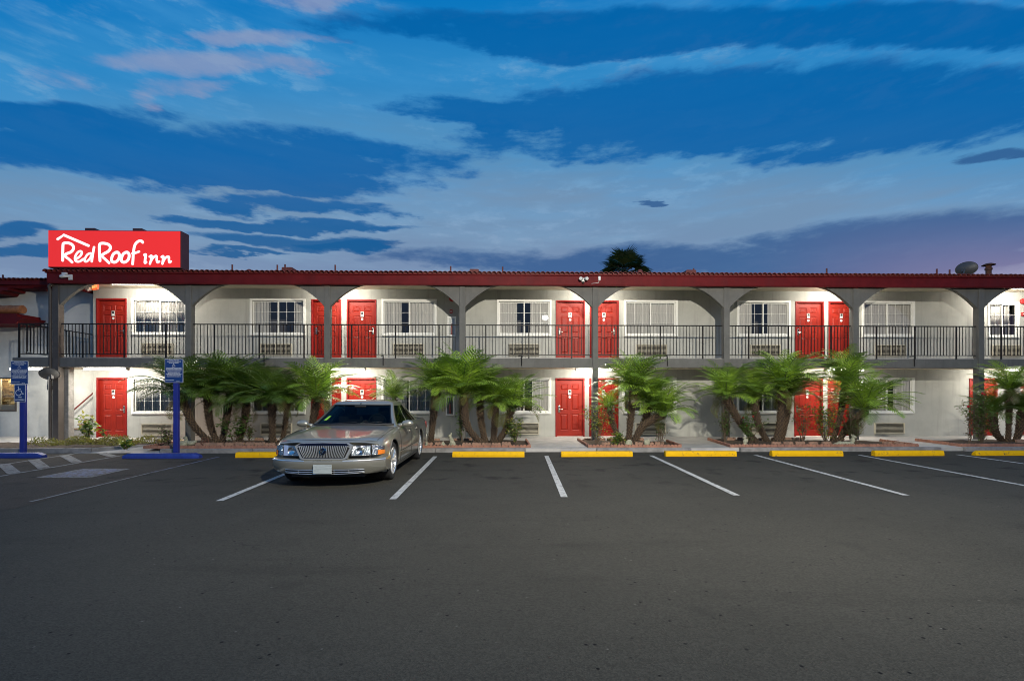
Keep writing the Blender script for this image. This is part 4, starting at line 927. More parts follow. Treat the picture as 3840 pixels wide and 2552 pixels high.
# ------------------------------------------------------------------ planting beds
q = MB(); n = 7
P = [(-.048, 0), (.048, 0), (.048, .045)] + [(.048 * math.cos(t), .045 + .042 * math.sin(t)) for t in [math.pi * k / n for k in range(1, n)]] + [(-.048, .045)]
q.prism(P, lambda a, b: (a, -.022, b), lambda a, b: (a, .022, b)); ME['edge'] = q.mesh('edging_stone', M['edging'], smooth=True)
q = MB(); P = [(-.13, 0), (.13, 0), (.13, .07)] + [(c + .042 * math.cos(t), .07 + .034 * math.sin(t)) for c in (.087, 0, -.087) for t in [math.pi * k / 5 for k in range(6)]] + [(-.13, .07)]
q.prism(P, lambda a, b: (a, -.03, b), lambda a, b: (a, .03, b)); ME['block'] = q.mesh('planter_block', M['stone'], smooth=True)
er = random.Random(5)
def bed(name, poly, edges, label, blocks=(), scallop=True, hump=.05):
    c = (sum(p[0] for p in poly) / len(poly), sum(p[1] for p in poly) / len(poly)); q = MB()
    bm = bmesh.new(); vs = [bm.verts.new((p[0], p[1], ZK + .008)) for p in poly]; bm.faces.new(vs)
    bmesh.ops.triangulate(bm, faces=bm.faces[:]); 
    for _ in range(4): bmesh.ops.subdivide_edges(bm, edges=[e_ for e_ in bm.edges if e_.calc_length() > .3], cuts=1, use_grid_fill=False); bmesh.ops.triangulate(bm, faces=bm.faces[:])
    for v in bm.verts:
        if not v.is_boundary: v.co.z += hump * (.4 + mnoise.noise(Vector((v.co.x * 2.3, v.co.y * 2.3, 1)))) + .015
    bm.verts.index_update(); q.add([v.co[:] for v in bm.verts], [[v.index for v in f.verts] for f in bm.faces]); bm.free()
    o = q.build('planting_bed', M['soil'], None, loc=(c[0], c[1], ZK), smooth='all'); tag(o, label, 'planting bed', 'planting beds along the walkway')
    if scallop:
        for i in edges:
            a = Vector(poly[i]); b = Vector(poly[(i + 1) % len(poly)]); L = (b - a).length; n = max(1, int(L / .1)); ang = math.atan2(b.y - a.y, b.x - a.x)
            for k in range(n):
                p = a + (b - a) * (k + .5) / n
                if p.x > 18.5: continue
                put('edging_stone', ME['edge'], o, (p.x, p.y, ZK + .004 + er.uniform(-.006, .004)), (er.uniform(-.08, .08), er.uniform(-.06, .06), ang + er.uniform(-.06, .06)))
    for (a, b, yy, jx) in blocks:
        x = a
        while x < b:
            put('planter_block', ME['block'], o, (x, yy + er.uniform(-.04, .04), ZK + .02 + er.uniform(-.01, .02)), (er.uniform(-.1, .1), er.uniform(-.05, .05), er.uniform(-.12, .12))); x += .27 + er.uniform(0, jx)
    return o
def gk(*pts): return [G(x, y, ZK) for x, y in pts]
FY = 13.50
pa = gk((508, 1686), (1990, 1682), (1972, 1653), (760, 1652), (650, 1664)); pa[0] = (pa[0][0], FY); pa[1] = (pa[1][0], FY)
bed('bed', pa, (0, 1, 4), 'long soil bed with scalloped terracotta edging under the left palms', [(-8.6, -5.9, 13.95, .05), (-5.2, -4.0, 14.0, .1), (-2.4, -1.5, 13.9, .06), (-1.0, .15, 13.85, .02), (-7.6, -4.6, 15.3, .3), (-2.6, -.2, 15.2, .4)])
pc_ = gk((2167, 1651), (2212, 1680), (2558, 1678), (2500, 1657)); pc_[1] = (pc_[1][0], FY + .02); pc_[2] = (pc_[2][0], FY + .02)
bed('bed', pc_, (0, 1, 2), 'small soil bed with terracotta edging under the middle palms', [(3.0, 4.6, 13.95, .12), (2.7, 4.4, 15.2, .3)])
pd = gk((2655, 1650), (2748, 1678), (3462, 1677), (3300, 1655)); pd[1] = (pd[1][0], FY + .02); pd[2] = (pd[2][0], FY + .02)
bed('bed', pd, (0, 1, 2), 'soil bed with terracotta edging around the rose bushes and right palms', [(8.0, 10.0, 13.9, .15), (7.3, 9.6, 15.2, .3), (11.2, 11.6, 13.8, .1)])
pe = gk((3432, 1652), (3623, 1676)); pe[1] = (pe[1][0], FY + .05)
bed('bed', [pe[0], pe[1], (20.5, FY + .05), (20.5, pe[0][1])], (0, 1), 'soil bed with terracotta edging at the right edge of the lot', [(15.6, 17.5, 14.2, .15)])
# low planted bed with concrete kerb at far left
pl = [gs(-500, 140), gs(720, 160), gs(905, 150), gs(1530, 62), gs(1200, 58), gs(700, 70), gs(270, 84), gs(-500, 120)]
pl = [(-16.5, 13.42), (-11.9, 13.42), (-11.25, 13.50), (-9.75, 15.05), (-10.6, 15.3), (-13.5, 15.0), (-16.5, 14.8)]
bl = bed('bed', pl, (), 'low planted bed with concrete kerb in front of the stairs', (), False, .08)
for a, b in zip(pl[:3], pl[1:4]):
    A = Vector(a); Bq = Vector(b); d = (Bq - A).normalized(); s = Vector((d.y, -d.x)) * .07; q = MB()
    q.prism([tuple(A - s), tuple(Bq - s + d * .03), tuple(Bq + s + d * .03), tuple(A + s)], lambda p, r: (p, r, -.02), lambda p, r: (p, r, .125)); q.build('kerb_stone', M['kerb'], bl)

# ------------------------------------------------------------------ palms
def frond_mesh(seed, m, L=1.0, droop=1.5):
    r = random.Random(seed); q = MB(); n = 14; P = []; a = 0.0; p = Vector((0, 0, 0)); side = r.uniform(-.12, .12)
    ang = []
    for i in range(n + 1):
        P.append(p.copy()); t = i / n; ang.append(a); step = L / n
        p = p + Vector((math.cos(a) * step, side * t * step, math.sin(a) * step)); a -= droop / n * (.45 + 1.1 * t)
    q.tube(P, [.010 * (1 - .85 * i / n) + .0015 for i in range(n + 1)], 5, 1)
    K = 14
    for k in range(K):
        t = .10 + .90 * k / (K - 1); f = t * n; i = min(int(f), n - 1); u = f - i; o = P[i].lerp(P[i + 1], u); d = (P[i + 1] - P[i]).normalized(); up = Vector((-d.z, 0, d.x))
        ln = L * .29 * (math.sin(math.pi * min(1, .18 + .80 * t)) ** .7) * r.uniform(.85, 1.1)
        for s in (-1, 1):
            sd = Vector((0, s, 0)); fw = .55 + .9 * t; lift = r.uniform(-.05, .30) * (1 - .5 * t)
            v = (sd * 1.0 + d * fw + up * lift).normalized(); w = .0104 * (1.0 + .3 * r.random())
            wd = v.cross(up).normalized() * w
            m1 = o + v * ln * .5 + Vector((0, 0, -.02 * ln)); e_ = o + v * ln + Vector((0, 0, -.26 * ln - r.uniform(0, .12) * ln))
            q.add([o - wd * .6, o + wd * .6, m1 + wd, m1 - wd, e_ + wd * .15, e_ - wd * .15], [(0, 1, 2, 3), (3, 2, 4, 5)], 0)
    return q.mesh('frond', [m, M['rachis']], fix=False)
FR = {'g': [frond_mesh(s, M['frond'], 1.0, d) for s, d in ((1, 1.05), (2, 1.4), (3, 1.7), (4, 1.25))], 'd': [frond_mesh(s, M['frond_dark'], 1.0, d) for s, d in ((5, 1.1), (6, 1.45), (7, 1.75), (8, 1.3))], 'y': [frond_mesh(s, M['frond_dry'], 1.0, d) for s, d in ((9, 1.9), (10, 2.3))]}
def palm(base, top, label, crown=1.0, n=42, tone='g', r0=.085, r1=.115, group='small feathery palms in the beds', bend=.3, nm='pygmy_palm', dy=0.0):
    rnd = random.Random(int(abs(base[0] * 1000) + abs(top[0] * 777) + top[1] * 31)); B0 = Vector((base[0], base[1], ZK - .02)); T0 = Vector((top[0], base[1] + dy, top[1]))
    e = empty(nm, tuple(B0)); tag(e, label, 'palm tree', group)
    mid_ = B0.lerp(T0, .5) + Vector(((T0.x - B0.x) * bend * .5, 0, -abs(T0.x - B0.x) * bend * .4)); q = MB(); C = bez([B0, mid_, T0], 10); n_ = len(C)
    rad = [r0 * (1.18 - .25 * min(1, i / 4)) + (r1 - r0) * (i / (n_ - 1)) ** 1.5 + rnd.uniform(-.006, .006) for i in range(n_)]
    q.tube(C, rad, 10)
    ns = int((T0 - B0).length * 110)
    for k in range(ns):   # old leaf bases
        t = (k + .5) / ns; f = t * (n_ - 1); i = min(int(f), n_ - 2); c = C[i].lerp(C[i + 1], f - i); d = (C[i + 1] - C[i]).normalized(); a = k * 2.399
        x_ = d.orthogonal().normalized(); y_ = d.cross(x_); o = x_ * math.cos(a) + y_ * math.sin(a); tn = d.cross(o); rr = rad[i]; w = .024; ln = rnd.uniform(.03, .075) * (.55 + .8 * t)
        b = c + o * rr * .88
        q.add([b - tn * w - d * .012, b + tn * w - d * .012, b + tn * w * .8 + d * .02, b - tn * w * .8 + d * .02, b + o * ln + d * (.035 + ln * .5) - tn * w * .4, b + o * ln + d * (.035 + ln * .5) + tn * w * .4], [(0, 1, 5, 4), (3, 4, 5, 2), (0, 4, 3), (1, 2, 5)], 1)
    q.build('trunk', [M['trunk'], M['leaf_base']], e, fix=False)
    cb = T0 + (C[-1] - C[-2]).normalized() * .04; q = MB()
    for k in range(7): a = k * 2.4; q.tube([cb, cb + Vector((.05 * math.cos(a), .05 * math.sin(a), .2)), cb + Vector((.13 * math.cos(a), .13 * math.sin(a), .5 * crown))], [.012, .008, .002], 4)
    q.sphere(cb + Vector((0, 0, -.02)), (r1 * .95, r1 * .95, .10), 10)
    cr_ = q.build('crown', M['rachis'], e, loc=tuple(cb), smooth=True)
    for k in range(n):
        t = (k + .5) / n; az = k * 2.39996 + rnd.uniform(-.25, .25); elv = R(87 - 70 * t ** 1.1 + rnd.uniform(-12, 12)); s = crown * 1.14 * (.78 + .32 * math.sin(math.pi * min(1, .25 + .7 * t))) * rnd.uniform(.88, 1.08)
        fam = 'y' if (t > .93 and rnd.random() < .3) else ('d' if rnd.random() < .06 + .3 * t else tone)
        put('frond', rnd.choice(FR[fam]), cr_, tuple(cb + Vector((.04 * math.cos(az), .04 * math.sin(az), .02))), (rnd.uniform(-.3, .3), -elv, az), (s, s, s))
    for k in range(2):   # dry fronds hanging against the trunk
        az = rnd.uniform(0, 6.28); s = crown * rnd.uniform(.5, .7); put('frond', rnd.choice(FR['y']), cr_, tuple(cb + Vector((.06 * math.cos(az), .06 * math.sin(az), -.05))), (rnd.uniform(-.3, .3), R(rnd.uniform(5, 30)), az), (s, s, s))
    return e
def pp(bx, by, tx, ty, Y, label, **k):
    x0 = wx(bx, Y); x1, z1 = W(tx, ty, Y); palm((x0, Y), (x1, z1), label, **k)
pp(800, 1660, 680, 1490, 14.5, 'dark palm leaning far left behind the single blue notice post', tone='d', crown=1.22, bend=.25)
pp(816, 1660, 762, 1500, 14.65, 'dark palm leaning slightly left, second in the left clump', tone='d', crown=1.12, dy=.2)
pp(831, 1660, 842, 1478, 14.75, 'upright dark palm in the middle of the left clump', tone='d', crown=1.25, dy=.3)
pp(893, 1640, 925, 1515, 14.9, 'dark palm leaning right at the right side of the left clump', tone='d', crown=1.15)
pp(1022, 1657, 1020, 1515, 14.5, 'straight palm left of the sedan with thick dark trunk', tone='d', crown=1.12)
pp(1054, 1655, 1078, 1512, 14.7, 'thin trunked palm just left of the sedan windscreen', tone='d', crown=.85, r0=.06, r1=.075)
pp(1130, 1660, 1188, 1505, 14.6, 'palm half hidden by the sedan in front of the red doors', tone='g', crown=1.18)
pp(1490, 1660, 1478, 1500, 14.9, 'small palm rising behind the sedan boot', crown=.8, n=26, r0=.06, r1=.075)
pp(1614, 1660, 1636, 1472, 14.6, 'single thick trunked palm right of the sedan by the rabbit statue', crown=1.08, n=46, r1=.13, bend=-.1)
pp(1812, 1654, 1738, 1490, 14.4, 'tallest and fullest palm, leaning left at the third pillar', crown=1.35, n=52, r1=.13, bend=.6)
pp(1822, 1654, 1797, 1490, 14.55, 'upright palm second from left in the clump at the third pillar', crown=1.0, bend=.4, dy=.2)
pp(1848, 1654, 1858, 1525, 14.4, 'short stout palm in the middle of the clump at the third pillar', crown=.85, r1=.12)
pp(1858, 1652, 1916, 1540, 14.5, 'palm leaning right before the ground floor window at the third pillar', crown=1.1, bend=.3)
pp(2346, 1657, 2286, 1538, 14.2, 'small thin palm leaning left in front of the middle red doors', crown=.62, n=22, r0=.06, r1=.075, bend=.3)
pp(2356, 1650, 2376, 1468, 14.5, 'upright palm with thick trunk in the middle bed', crown=1.12, n=46, r1=.13, bend=-.1)
pp(2366, 1650, 2434, 1520, 14.8, 'palm leaning right behind the others in the middle bed', crown=1.05)
pp(2374, 1657, 2484, 1555, 14.3, 'low palm leaning strongly right in the middle bed', crown=.98, bend=-.35)
pp(2842, 1648, 2724, 1495, 14.5, 'palm leaning far left beside the fifth pillar', crown=1.05, r1=.12, bend=.1)
pp(2882, 1652, 2824, 1502, 14.6, 'palm with slim curved trunk in front of the dark window', crown=.95, bend=.3)
pp(2908, 1655, 2937, 1466, 14.4, 'tall thick palm leaning right beside the right red doors', crown=1.2, n=48, r1=.135)
pp(2925, 1652, 2956, 1494, 14.8, 'palm crowded behind the tall thick one by the right doors', crown=.95)
pp(3120, 1655, 3168, 1440, 14.9, 'tall palm behind the yellow leaved bush at the sixth pillar', crown=1.05, n=42, r0=.07, r1=.09)
pp(3140, 1655, 3240, 1545, 14.4, 'low wide palm arching right before the last ground floor window', crown=1.22, n=46, bend=-.2)
pp(3767, 1655, 3722, 1560, 14.7, 'low palm half hidden in the dark bush at far right', crown=.8, tone='d', bend=.5)
pp(3780, 1655, 3786, 1470, 14.5, 'slender upright palm near the right edge', crown=.9, r0=.06, r1=.08)
pp(3808, 1655, 3832, 1545, 14.6, 'short dark palm at the very right edge', crown=.85, tone='d')

# fan palm beyond the roof
def fan_palm(px, py, Y, label):
    x, z = W(px, py, Y); e = empty('fan_palm', (x, Y, 0)); tag(e, label, 'palm tree'); r = random.Random(4)
    q = MB(); q.tube([(x, Y, 0), (x + .1, Y, z * .5), (x, Y, z)], [.32, .24, .22], 12); q.build('trunk', M['trunk'], e, smooth=True)
    def leaf(seed):
        rr = random.Random(seed); q = MB(); q.tube([(0, 0, 0), (.9, 0, .05)], .02, 5, 1); n = 26
        for k in range(n):
            a = R(-115 + 230 * k / (n - 1)); L = .95 * (1 - .22 * abs(a) / 2) * rr.uniform(.9, 1.05); d = Vector((math.cos(a), math.sin(a), 0)); w = Vector((-d.y, d.x, 0)) * .05; o = Vector((.9, 0, .05))
            q.add([o - w * .2, o + w * .2, o + d * L * .62 + w + Vector((0, 0, .05)), o + d * L * .62 - w + Vector((0, 0, .05)), o + d * L + Vector((0, 0, -.12 - rr.random() * .12))], [(0, 1, 2, 3), (3, 2, 4)])
        return q.mesh('fan_leaf', [M['fan'], M['twig']], fix=False)
    L = [leaf(s) for s in range(3)]; q = MB(); q.sphere((x, Y, z), (.3, .3, .35), 10); c = q.build('crown', M['trunk'], e, loc=(x, Y, z), smooth=True)
    for k in range(40):
        t = (k + .5) / 40; put('fan_leaf', r.choice(L), c, (x, Y, z + .1), (r.uniform(-.5, .5), -R(85 - 125 * t), k * 2.4), (r.uniform(.8, 1.05),) * 3)
    for k in range(16):
        a = r.uniform(0, 6.28); q = MB(); o = Vector((x, Y, z + .2)); q.tube([o, o + Vector((math.cos(a) * .6, math.sin(a) * .6, .1)), o + Vector((math.cos(a) * .95, math.sin(a) * .95, -.9))], .015, 4); q.build('dry_stalk', M['leaf_brown'], c)
fan_palm(2338, 1034, 30.0, 'dark fan palm rising behind the red roof')

# ------------------------------------------------------------------ shrubs and roses
def shrub(px, py_base, Y, w, h, label, m='leaf', leaves=260, lsize=.05, stems=9, roses=0, name='rose_bush', seed=1, sparse=.0, low=.15):
    h *= 1.22; w *= 1.1; leaves = int(leaves * 1.5); lsize *= 1.2; r = random.Random(seed); x = wx(px, Y); e = empty(name, (x, Y, ZK)); tag(e, label, 'bush', 'bushes in the beds'); q = MB(); tips = []
    for k in range(stems):
        a = r.uniform(0, 6.28); d = r.uniform(.15, 1); tp = Vector((x + math.cos(a) * w * .5 * d, Y + math.sin(a) * w * .35 * d, ZK + h * r.uniform(.5, 1.0))); md = Vector((x, Y, ZK)).lerp(tp, .5) + Vector((r.uniform(-.06, .06), r.uniform(-.06, .06), .05)); C = bez([(x + r.uniform(-.04, .04), Y + r.uniform(-.04, .04), ZK), md, tp], 4)
        q.tube(C, [.010 * (1 - .75 * i / (len(C) - 1)) for i in range(len(C))], 5); tips.append(C)
        for j in range(3):
            b = C[r.randint(3, len(C) - 1)]; t2 = b + Vector((r.uniform(-1, 1) * w * .22, r.uniform(-1, 1) * w * .2, r.uniform(-.05, .25) * h)); q.tube([b, b.lerp(t2, .5) + Vector((0, 0, .02)), t2], [.005, .004, .002], 4); tips.append([b, b.lerp(t2, .5), t2])
    q.build('stems', M['twig'], e)
    q = MB(); mats = m if isinstance(m, (list, tuple)) else (m,)
    for k in range(leaves):
        C = r.choice(tips); t = r.random(); i = min(int(t * (len(C) - 1)), len(C) - 2); p = C[i].lerp(C[i + 1], r.random()) + Vector((r.gauss(0, .045), r.gauss(0, .045), r.gauss(0, .04)))
        if p.z < ZK + h * low: continue
        d = Vector((r.uniform(-1, 1), r.uniform(-1, 1), r.uniform(-.5, .6))).normalized(); s = d.cross(Vector((r.uniform(-.4, .4), r.uniform(-.4, .4), 1))).normalized(); L = lsize * r.uniform(.7, 1.35); nrm = s.cross(d) * L * .16
        q.add([p, p + d * L * .45 + s * L * .33 + nrm, p + d * L, p + d * L * .45 - s * L * .33 + nrm], [(0, 1, 2), (0, 2, 3)], r.randrange(len(mats)))
    q.build('foliage', [M[k] for k in mats], e, fix=False)
    for k in range(roses):
        C = r.choice(tips); p = C[-1]; q = MB(); q.sphere(p, (.035, .035, .03), 8); q.sphere(p + Vector((0, 0, .01)), (.024, .024, .035), 8); q.build('rose', M['rose'], e, smooth=True)
S = shrub
S(2238, 1660, 14.2, .85, 1.05, 'leafy bush with pale new growth at the foot of the middle pillar', ('leaf', 'leaf_yellow'), 420, .055, 12, seed=1)
S(2312, 1670, 13.8, .35, .3, 'low bright green tuft at the front of the middle bed', ('leaf', 'leaf_yellow'), 160, .07, 8, seed=2, name='low_plant')
S(2470, 1660, 14.6, .4, .8, 'thin dark climbing bush before the wall grille in the middle bed', 'leaf', 130, .05, 6, seed=3)
S(2480, 1665, 13.9, .35, .45, 'bare twiggy rose at the right end of the middle bed', 'leaf_brown', 40, .04, 6, seed=14)
S(2718, 1660, 14.4, .55, 1.05, 'dark leafy bush hugging the fifth pillar', ('leaf', 'leaf_brown'), 330, .05, 10, seed=4)
S(2815, 1650, 14.2, .75, .75, 'rose bush with dark red blooms between the right palms', 'leaf', 330, .055, 10, 5, seed=5)
S(3010, 1660, 14.3, .7, .9, 'thin brownish rose bush in front of the right red doors', ('leaf_brown', 'leaf'), 170, .05, 11, seed=6)
S(3095, 1660, 14.1, .9, 1.15, 'tall bush with yellowing leaves in front of the right red doors', ('leaf_yellow', 'leaf', 'leaf'), 520, .06, 13, seed=7)
S(3205, 1655, 14.0, .85, .85, 'round dark brown twiggy bush left of the last ground floor grille', ('leaf_brown', 'leaf_brown', 'leaf'), 620, .045, 16, seed=8)
S(3680, 1665, 14.2, 1.15, 1.25, 'big dark tangled bush at the seventh pillar', ('leaf', 'leaf', 'leaf_brown'), 900, .05, 18, 2, seed=9, low=.1)
S(3640, 1668, 14.0, .45, 1.0, 'sparse twig rose leaning left of the big dark bush', 'leaf_brown', 80, .05, 5, 1, seed=15)
S(1935, 1665, 14.2, .62, .68, 'small leafy bush in front of the third ground floor grille', ('leaf', 'leaf', 'leaf_yellow'), 420, .05, 11, seed=10)
S(1735, 1660, 14.7, .3, .75, 'slim green climbing plant against the tall palm trunk', 'leaf', 90, .06, 5, seed=11)
S(628, 1690, 13.7, .45, .5, 'small brown twiggy bush left of the single blue notice post', ('leaf_brown', 'leaf'), 120, .045, 9, seed=12)
S(880, 1660, 14.6, .9, .8, 'loose large leaved bush among the left palm trunks', 'leaf', 170, .09, 11, seed=13)
S(935, 1660, 15.2, .5, .55, 'small pale bush near the wall right of the left palms', ('leaf', 'leaf_brown'), 110, .06, 8, seed=16)
S(325, 1655, 15.0, .4, .62, 'broad leaved young plant by the foot of the stairs', ('leaf_yellow', 'leaf'), 60, .15, 6, seed=17, name='young_plant')
S(395, 1665, 14.6, .3, .5, 'thin bare seedling in front of the lower left door', ('leaf_yellow', 'leaf'), 14, .08, 4, seed=18, name='seedling')
S(472, 1702, 13.36, .22, .16, 'tuft of weeds in the kerb joint left of the second blue stop', ('leaf_yellow', 'leaf'), 60, .09, 6, seed=19, name='weed_tuft')
# ground cover in the left bed
r = random.Random(9); q = MB()
for cxp, cyp, n, s in ((-12.2, 14.25, 1400, .50), (-11.3, 14.35, 1300, .45), (-13.0, 14.1, 600, .45), (-10.6, 14.7, 500, .35), (-10.1, 14.95, 300, .25), (-15.4, 14.0, 500, .5)):
    for k in range(n):
        a = r.uniform(0, 6.28); d = s * math.sqrt(r.random()); p = Vector((cxp + 1.5 * d * math.cos(a), cyp + .6 * d * math.sin(a), ZK + .02)); hz = .34 * (1 - (d / s) ** 2) * (.5 + .5 * mnoise.noise(p * 3) + .35); p.z += max(.02, hz) * r.uniform(.4, 1)
        if p.y < 13.52: continue
        d_ = Vector((r.uniform(-1, 1), r.uniform(-1, 1), r.uniform(0, 1))).normalized(); t = d_.orthogonal().normalized() * .012; L = r.uniform(.04, .09)
        q.add([p - t, p + t, p + d_ * L], [(0, 1, 2)])
o = q.build('ground_cover', M['cover'], None, fix=False); tag(o, 'yellow green ground cover spreading over the low left bed', 'ground cover', None, 'stuff')

# ------------------------------------------------------------------ garden ornaments
def blob(name, parts, m, label, cat, vox=.012, extra=None):
    q = MB()
    for c, rr in parts: q.sphere(c, rr, 12)
    me = q.mesh(name, m, smooth='all', loc=parts[0][0]); o = put(name, me, None, parts[0][0]); md = o.modifiers.new('remesh', 'REMESH'); md.mode = 'VOXEL'; md.voxel_size = vox; md.use_smooth_shade = True
    tag(o, label, cat, 'stone ornaments in the beds'); return o
def at(px, Y): return wx(px, Y)
x, y = at(1694, 13.9), 13.9
blob('rabbit_statue', [((x + .03, y, .17), (.085, .09, .10)), ((x, y, .26), (.065, .07, .10)), ((x - .03, y, .34), (.05, .05, .07)), ((x - .055, y - .01, .405), (.048, .045, .045)), ((x - .095, y - .01, .395), (.025, .025, .022)), ((x - .02, y - .02, .47), (.016, .014, .055)), ((x + .0, y + .02, .465), (.016, .014, .05)), ((x - .06, y - .03, .14), (.03, .03, .05)), ((x + .09, y, .12), (.06, .06, .05))], M['statue'], 'upright pale stone rabbit statue right of the sedan', 'statue')
x = at(1664, 13.8); q = MB(); q.add([(x - .10, 13.72, .10), (x + .09, 13.75, .10), (x + .08, 13.92, .10), (x - .09, 13.9, .10), (x - .02, 13.82, .275)], [(0, 1, 4), (1, 2, 4), (2, 3, 4), (3, 0, 4), (3, 2, 1, 0)]); tag(q.build('pyramid_rock', M['statue'], loc=(x, 13.8, .1)), 'pale pyramid shaped rock left of the rabbit statue', 'rock', 'stone ornaments in the beds')
x = at(1592, 13.9); q = MB(); q.lathe([(.0, .48), (.03, .47), (.05, .40), (.045, .34), (.075, .27), (.085, .15), (.10, .05), (.11, 0), (0, 0)], (x, 13.9, .11), 'z', 12); tag(q.build('gnome_statue', M['statue'], loc=(x, 13.9, .1), smooth=True), 'tall narrow pale statue beside the sedan rear wheel', 'statue', 'stone ornaments in the beds')
x = at(3172, 13.75); y = 13.75
blob('lying_statue', [((x, y, .17), (.26, .09, .075)), ((x - .17, y, .17), (.10, .09, .08)), ((x + .20, y, .27), (.06, .06, .09)), ((x + .22, y - .01, .37), (.06, .05, .055)), ((x + .27, y - .02, .355), (.035, .03, .03)), ((x + .19, y - .03, .425), (.018, .015, .03)), ((x + .19, y + .03, .425), (.018, .015, .03)), ((x + .24, y - .05, .13), (.10, .03, .03)), ((x - .2, y - .08, .13), (.10, .03, .03))], M['statue'], 'pale stone animal statue lying below the yellowing bush', 'statue')
x = at(2793, 13.9); y = 13.9
blob('bird_statue', [((x, y, .22), (.055, .06, .09)), ((x, y, .33), (.038, .04, .045)), ((x - .05, y, .33), (.025, .015, .012)), ((x + .02, y, .14), (.07, .07, .035)), ((x + .06, y, .25), (.03, .045, .07))], M['statue'], 'small grey bird statue at the left of the rose bed', 'statue')
for px, Y, s, t in ((2358, 13.72, (.10, .08, .13), 'tan boulder at the base of the middle palm clump'), (2426, 13.8, (.075, .06, .14), 'upright mossy stone right of the middle palm clump'), (676, 13.95, (.17, .1, .12), 'tan boulder beside the single blue notice post'), (3145, 13.65, (.14, .09, .06), 'flat pale rock below the lying statue')):
    x = at(px, Y); rr = random.Random(px); blob('boulder', [((x + rr.uniform(-.5, .5) * s[0], Y + rr.uniform(-.3, .3) * s[1], .12 + s[2] * rr.uniform(.3, .8)), tuple(k * rr.uniform(.55, .9) for k in s)) for _ in range(5)], M['statue'], t, 'rock', .018)
x = at(712, 14.0); y = 14.0
blob('duck_statue', [((x, y, .20), (.16, .09, .075)), ((x - .10, y, .27), (.05, .05, .09)), ((x - .12, y, .36), (.05, .045, .045)), ((x - .175, y, .35), (.035, .025, .015)), ((x + .14, y, .24), (.06, .05, .04))], M['statue'], 'duck shaped ornament at the foot of the leaning left palm', 'statue')
x = at(768, 13.95); y = 13.95; z = .245; e = empty('wagon_wheel_ornament', (x, y, .11)); tag(e, 'small rusty wagon wheel ornament by the left palm trunks', 'ornament')
q = MB(); q.tube([(x + .11 * math.cos(t), y, z + .11 * math.sin(t)) for t in [2 * math.pi * k / 20 for k in range(21)]], .016, 6); q.build('rim', M['rust'], e, smooth=True)
q = MB()
for k in range(4): t = math.pi * k / 4; q.cyl((x - .11 * math.cos(t), y, z - .11 * math.sin(t)), (x + .11 * math.cos(t), y, z + .11 * math.sin(t)), .009, 6)
q.sphere((x, y, z), .025, 8); q.build('spokes', M['rust'], e)

# ------------------------------------------------------------------ silver sedan
M['paint'] = mat('car_paint_champagne', (.315, .305, .255), .28, .55, coat=1.0)
M['chrome'] = mat('chrome', (.80, .80, .78), .09, 1.0)
M['bar'] = mat('grille_chrome', (.86, .86, .84), .32, .85)
M['tyre'] = mat('tyre_rubber', (.018, .018, .018), .75, bump=.4, bscale=80)
M['car_black'] = mat('car_black_trim', (.012, .012, .013), .55)
M['car_glass'] = glass_mat('car_glass', (.20, .22, .22), .02, 1.16, .0)
M['lamp_glass'] = glass_mat('lamp_lens', (.92, .95, .97), .02, 1.45)
M['reflector'] = mat('lamp_reflector', (.52, .53, .54), .16, 1.0, bump=.9, bscale=55)
M['amber'] = mat('amber_lens', (.75, .20, .02), .25, coat=.6)
M['seat'] = mat('car_seat', (.06, .065, .06), .9)
M['dash'] = mat('car_dash', (.05, .07, .065), .7)
M['plate'] = mat('number_plate', (.40, .45, .46), .5, var=.35, vscale=9, stretch=(.4, 1, 14))
M['sticker'] = mat('sticker_green', (.25, .55, .04), .6)
M['grille_dark'] = mat('grille_dark_band', (.012, .020, .055), .2, .6)
CARX, CARY = -2.985, 8.12
car = empty('parked_sedan', (CARX, CARY, 0)); tag(car, 'champagne silver four door sedan parked nose out beside the left palms', 'car')
def cb(mb, name, m, parent=None, smooth=False, fix=True):
    mb.v = [(p[0] + CARX, p[1] + CARY, p[2]) for p in mb.v]; return mb.build(name, m, parent or car, smooth=smooth, fix=fix)
SY = [.12, .2, .35, .6, .98, 1.35, 1.6, 2.1, 3.0, 3.7, 4.1, 4.5, 4.9, 5.2, 5.36]
HW = [.90, .925, .95, .972, .985, .99, .992, .993, .993, .99, .985, .975, .955, .92, .87]
ZB = [.30, .25, .22, .20, .20, .20, .20, .20, .20, .20, .21, .22, .25, .30, .36]
ZE = [.738, .770, .800, .836, .882, .912, .925, .945, .955, .958, .965, .97, .965, .93, .84]
ZC = [.775, .815, .845, .880, .930, .965, .985, .99, .995, 1.0, 1.02, 1.035, 1.03, 1.0, .88]
def fsh(x, y, hw):   # plan curvature of nose and tail
    u = min(1, abs(x) / hw); a = max(0, 1 - (y - .12) / .9) ** 1.6; b = max(0, 1 - (5.36 - y) / .7) ** 1.6
    return y + .21 * u ** 3 * a - .17 * u ** 3 * b
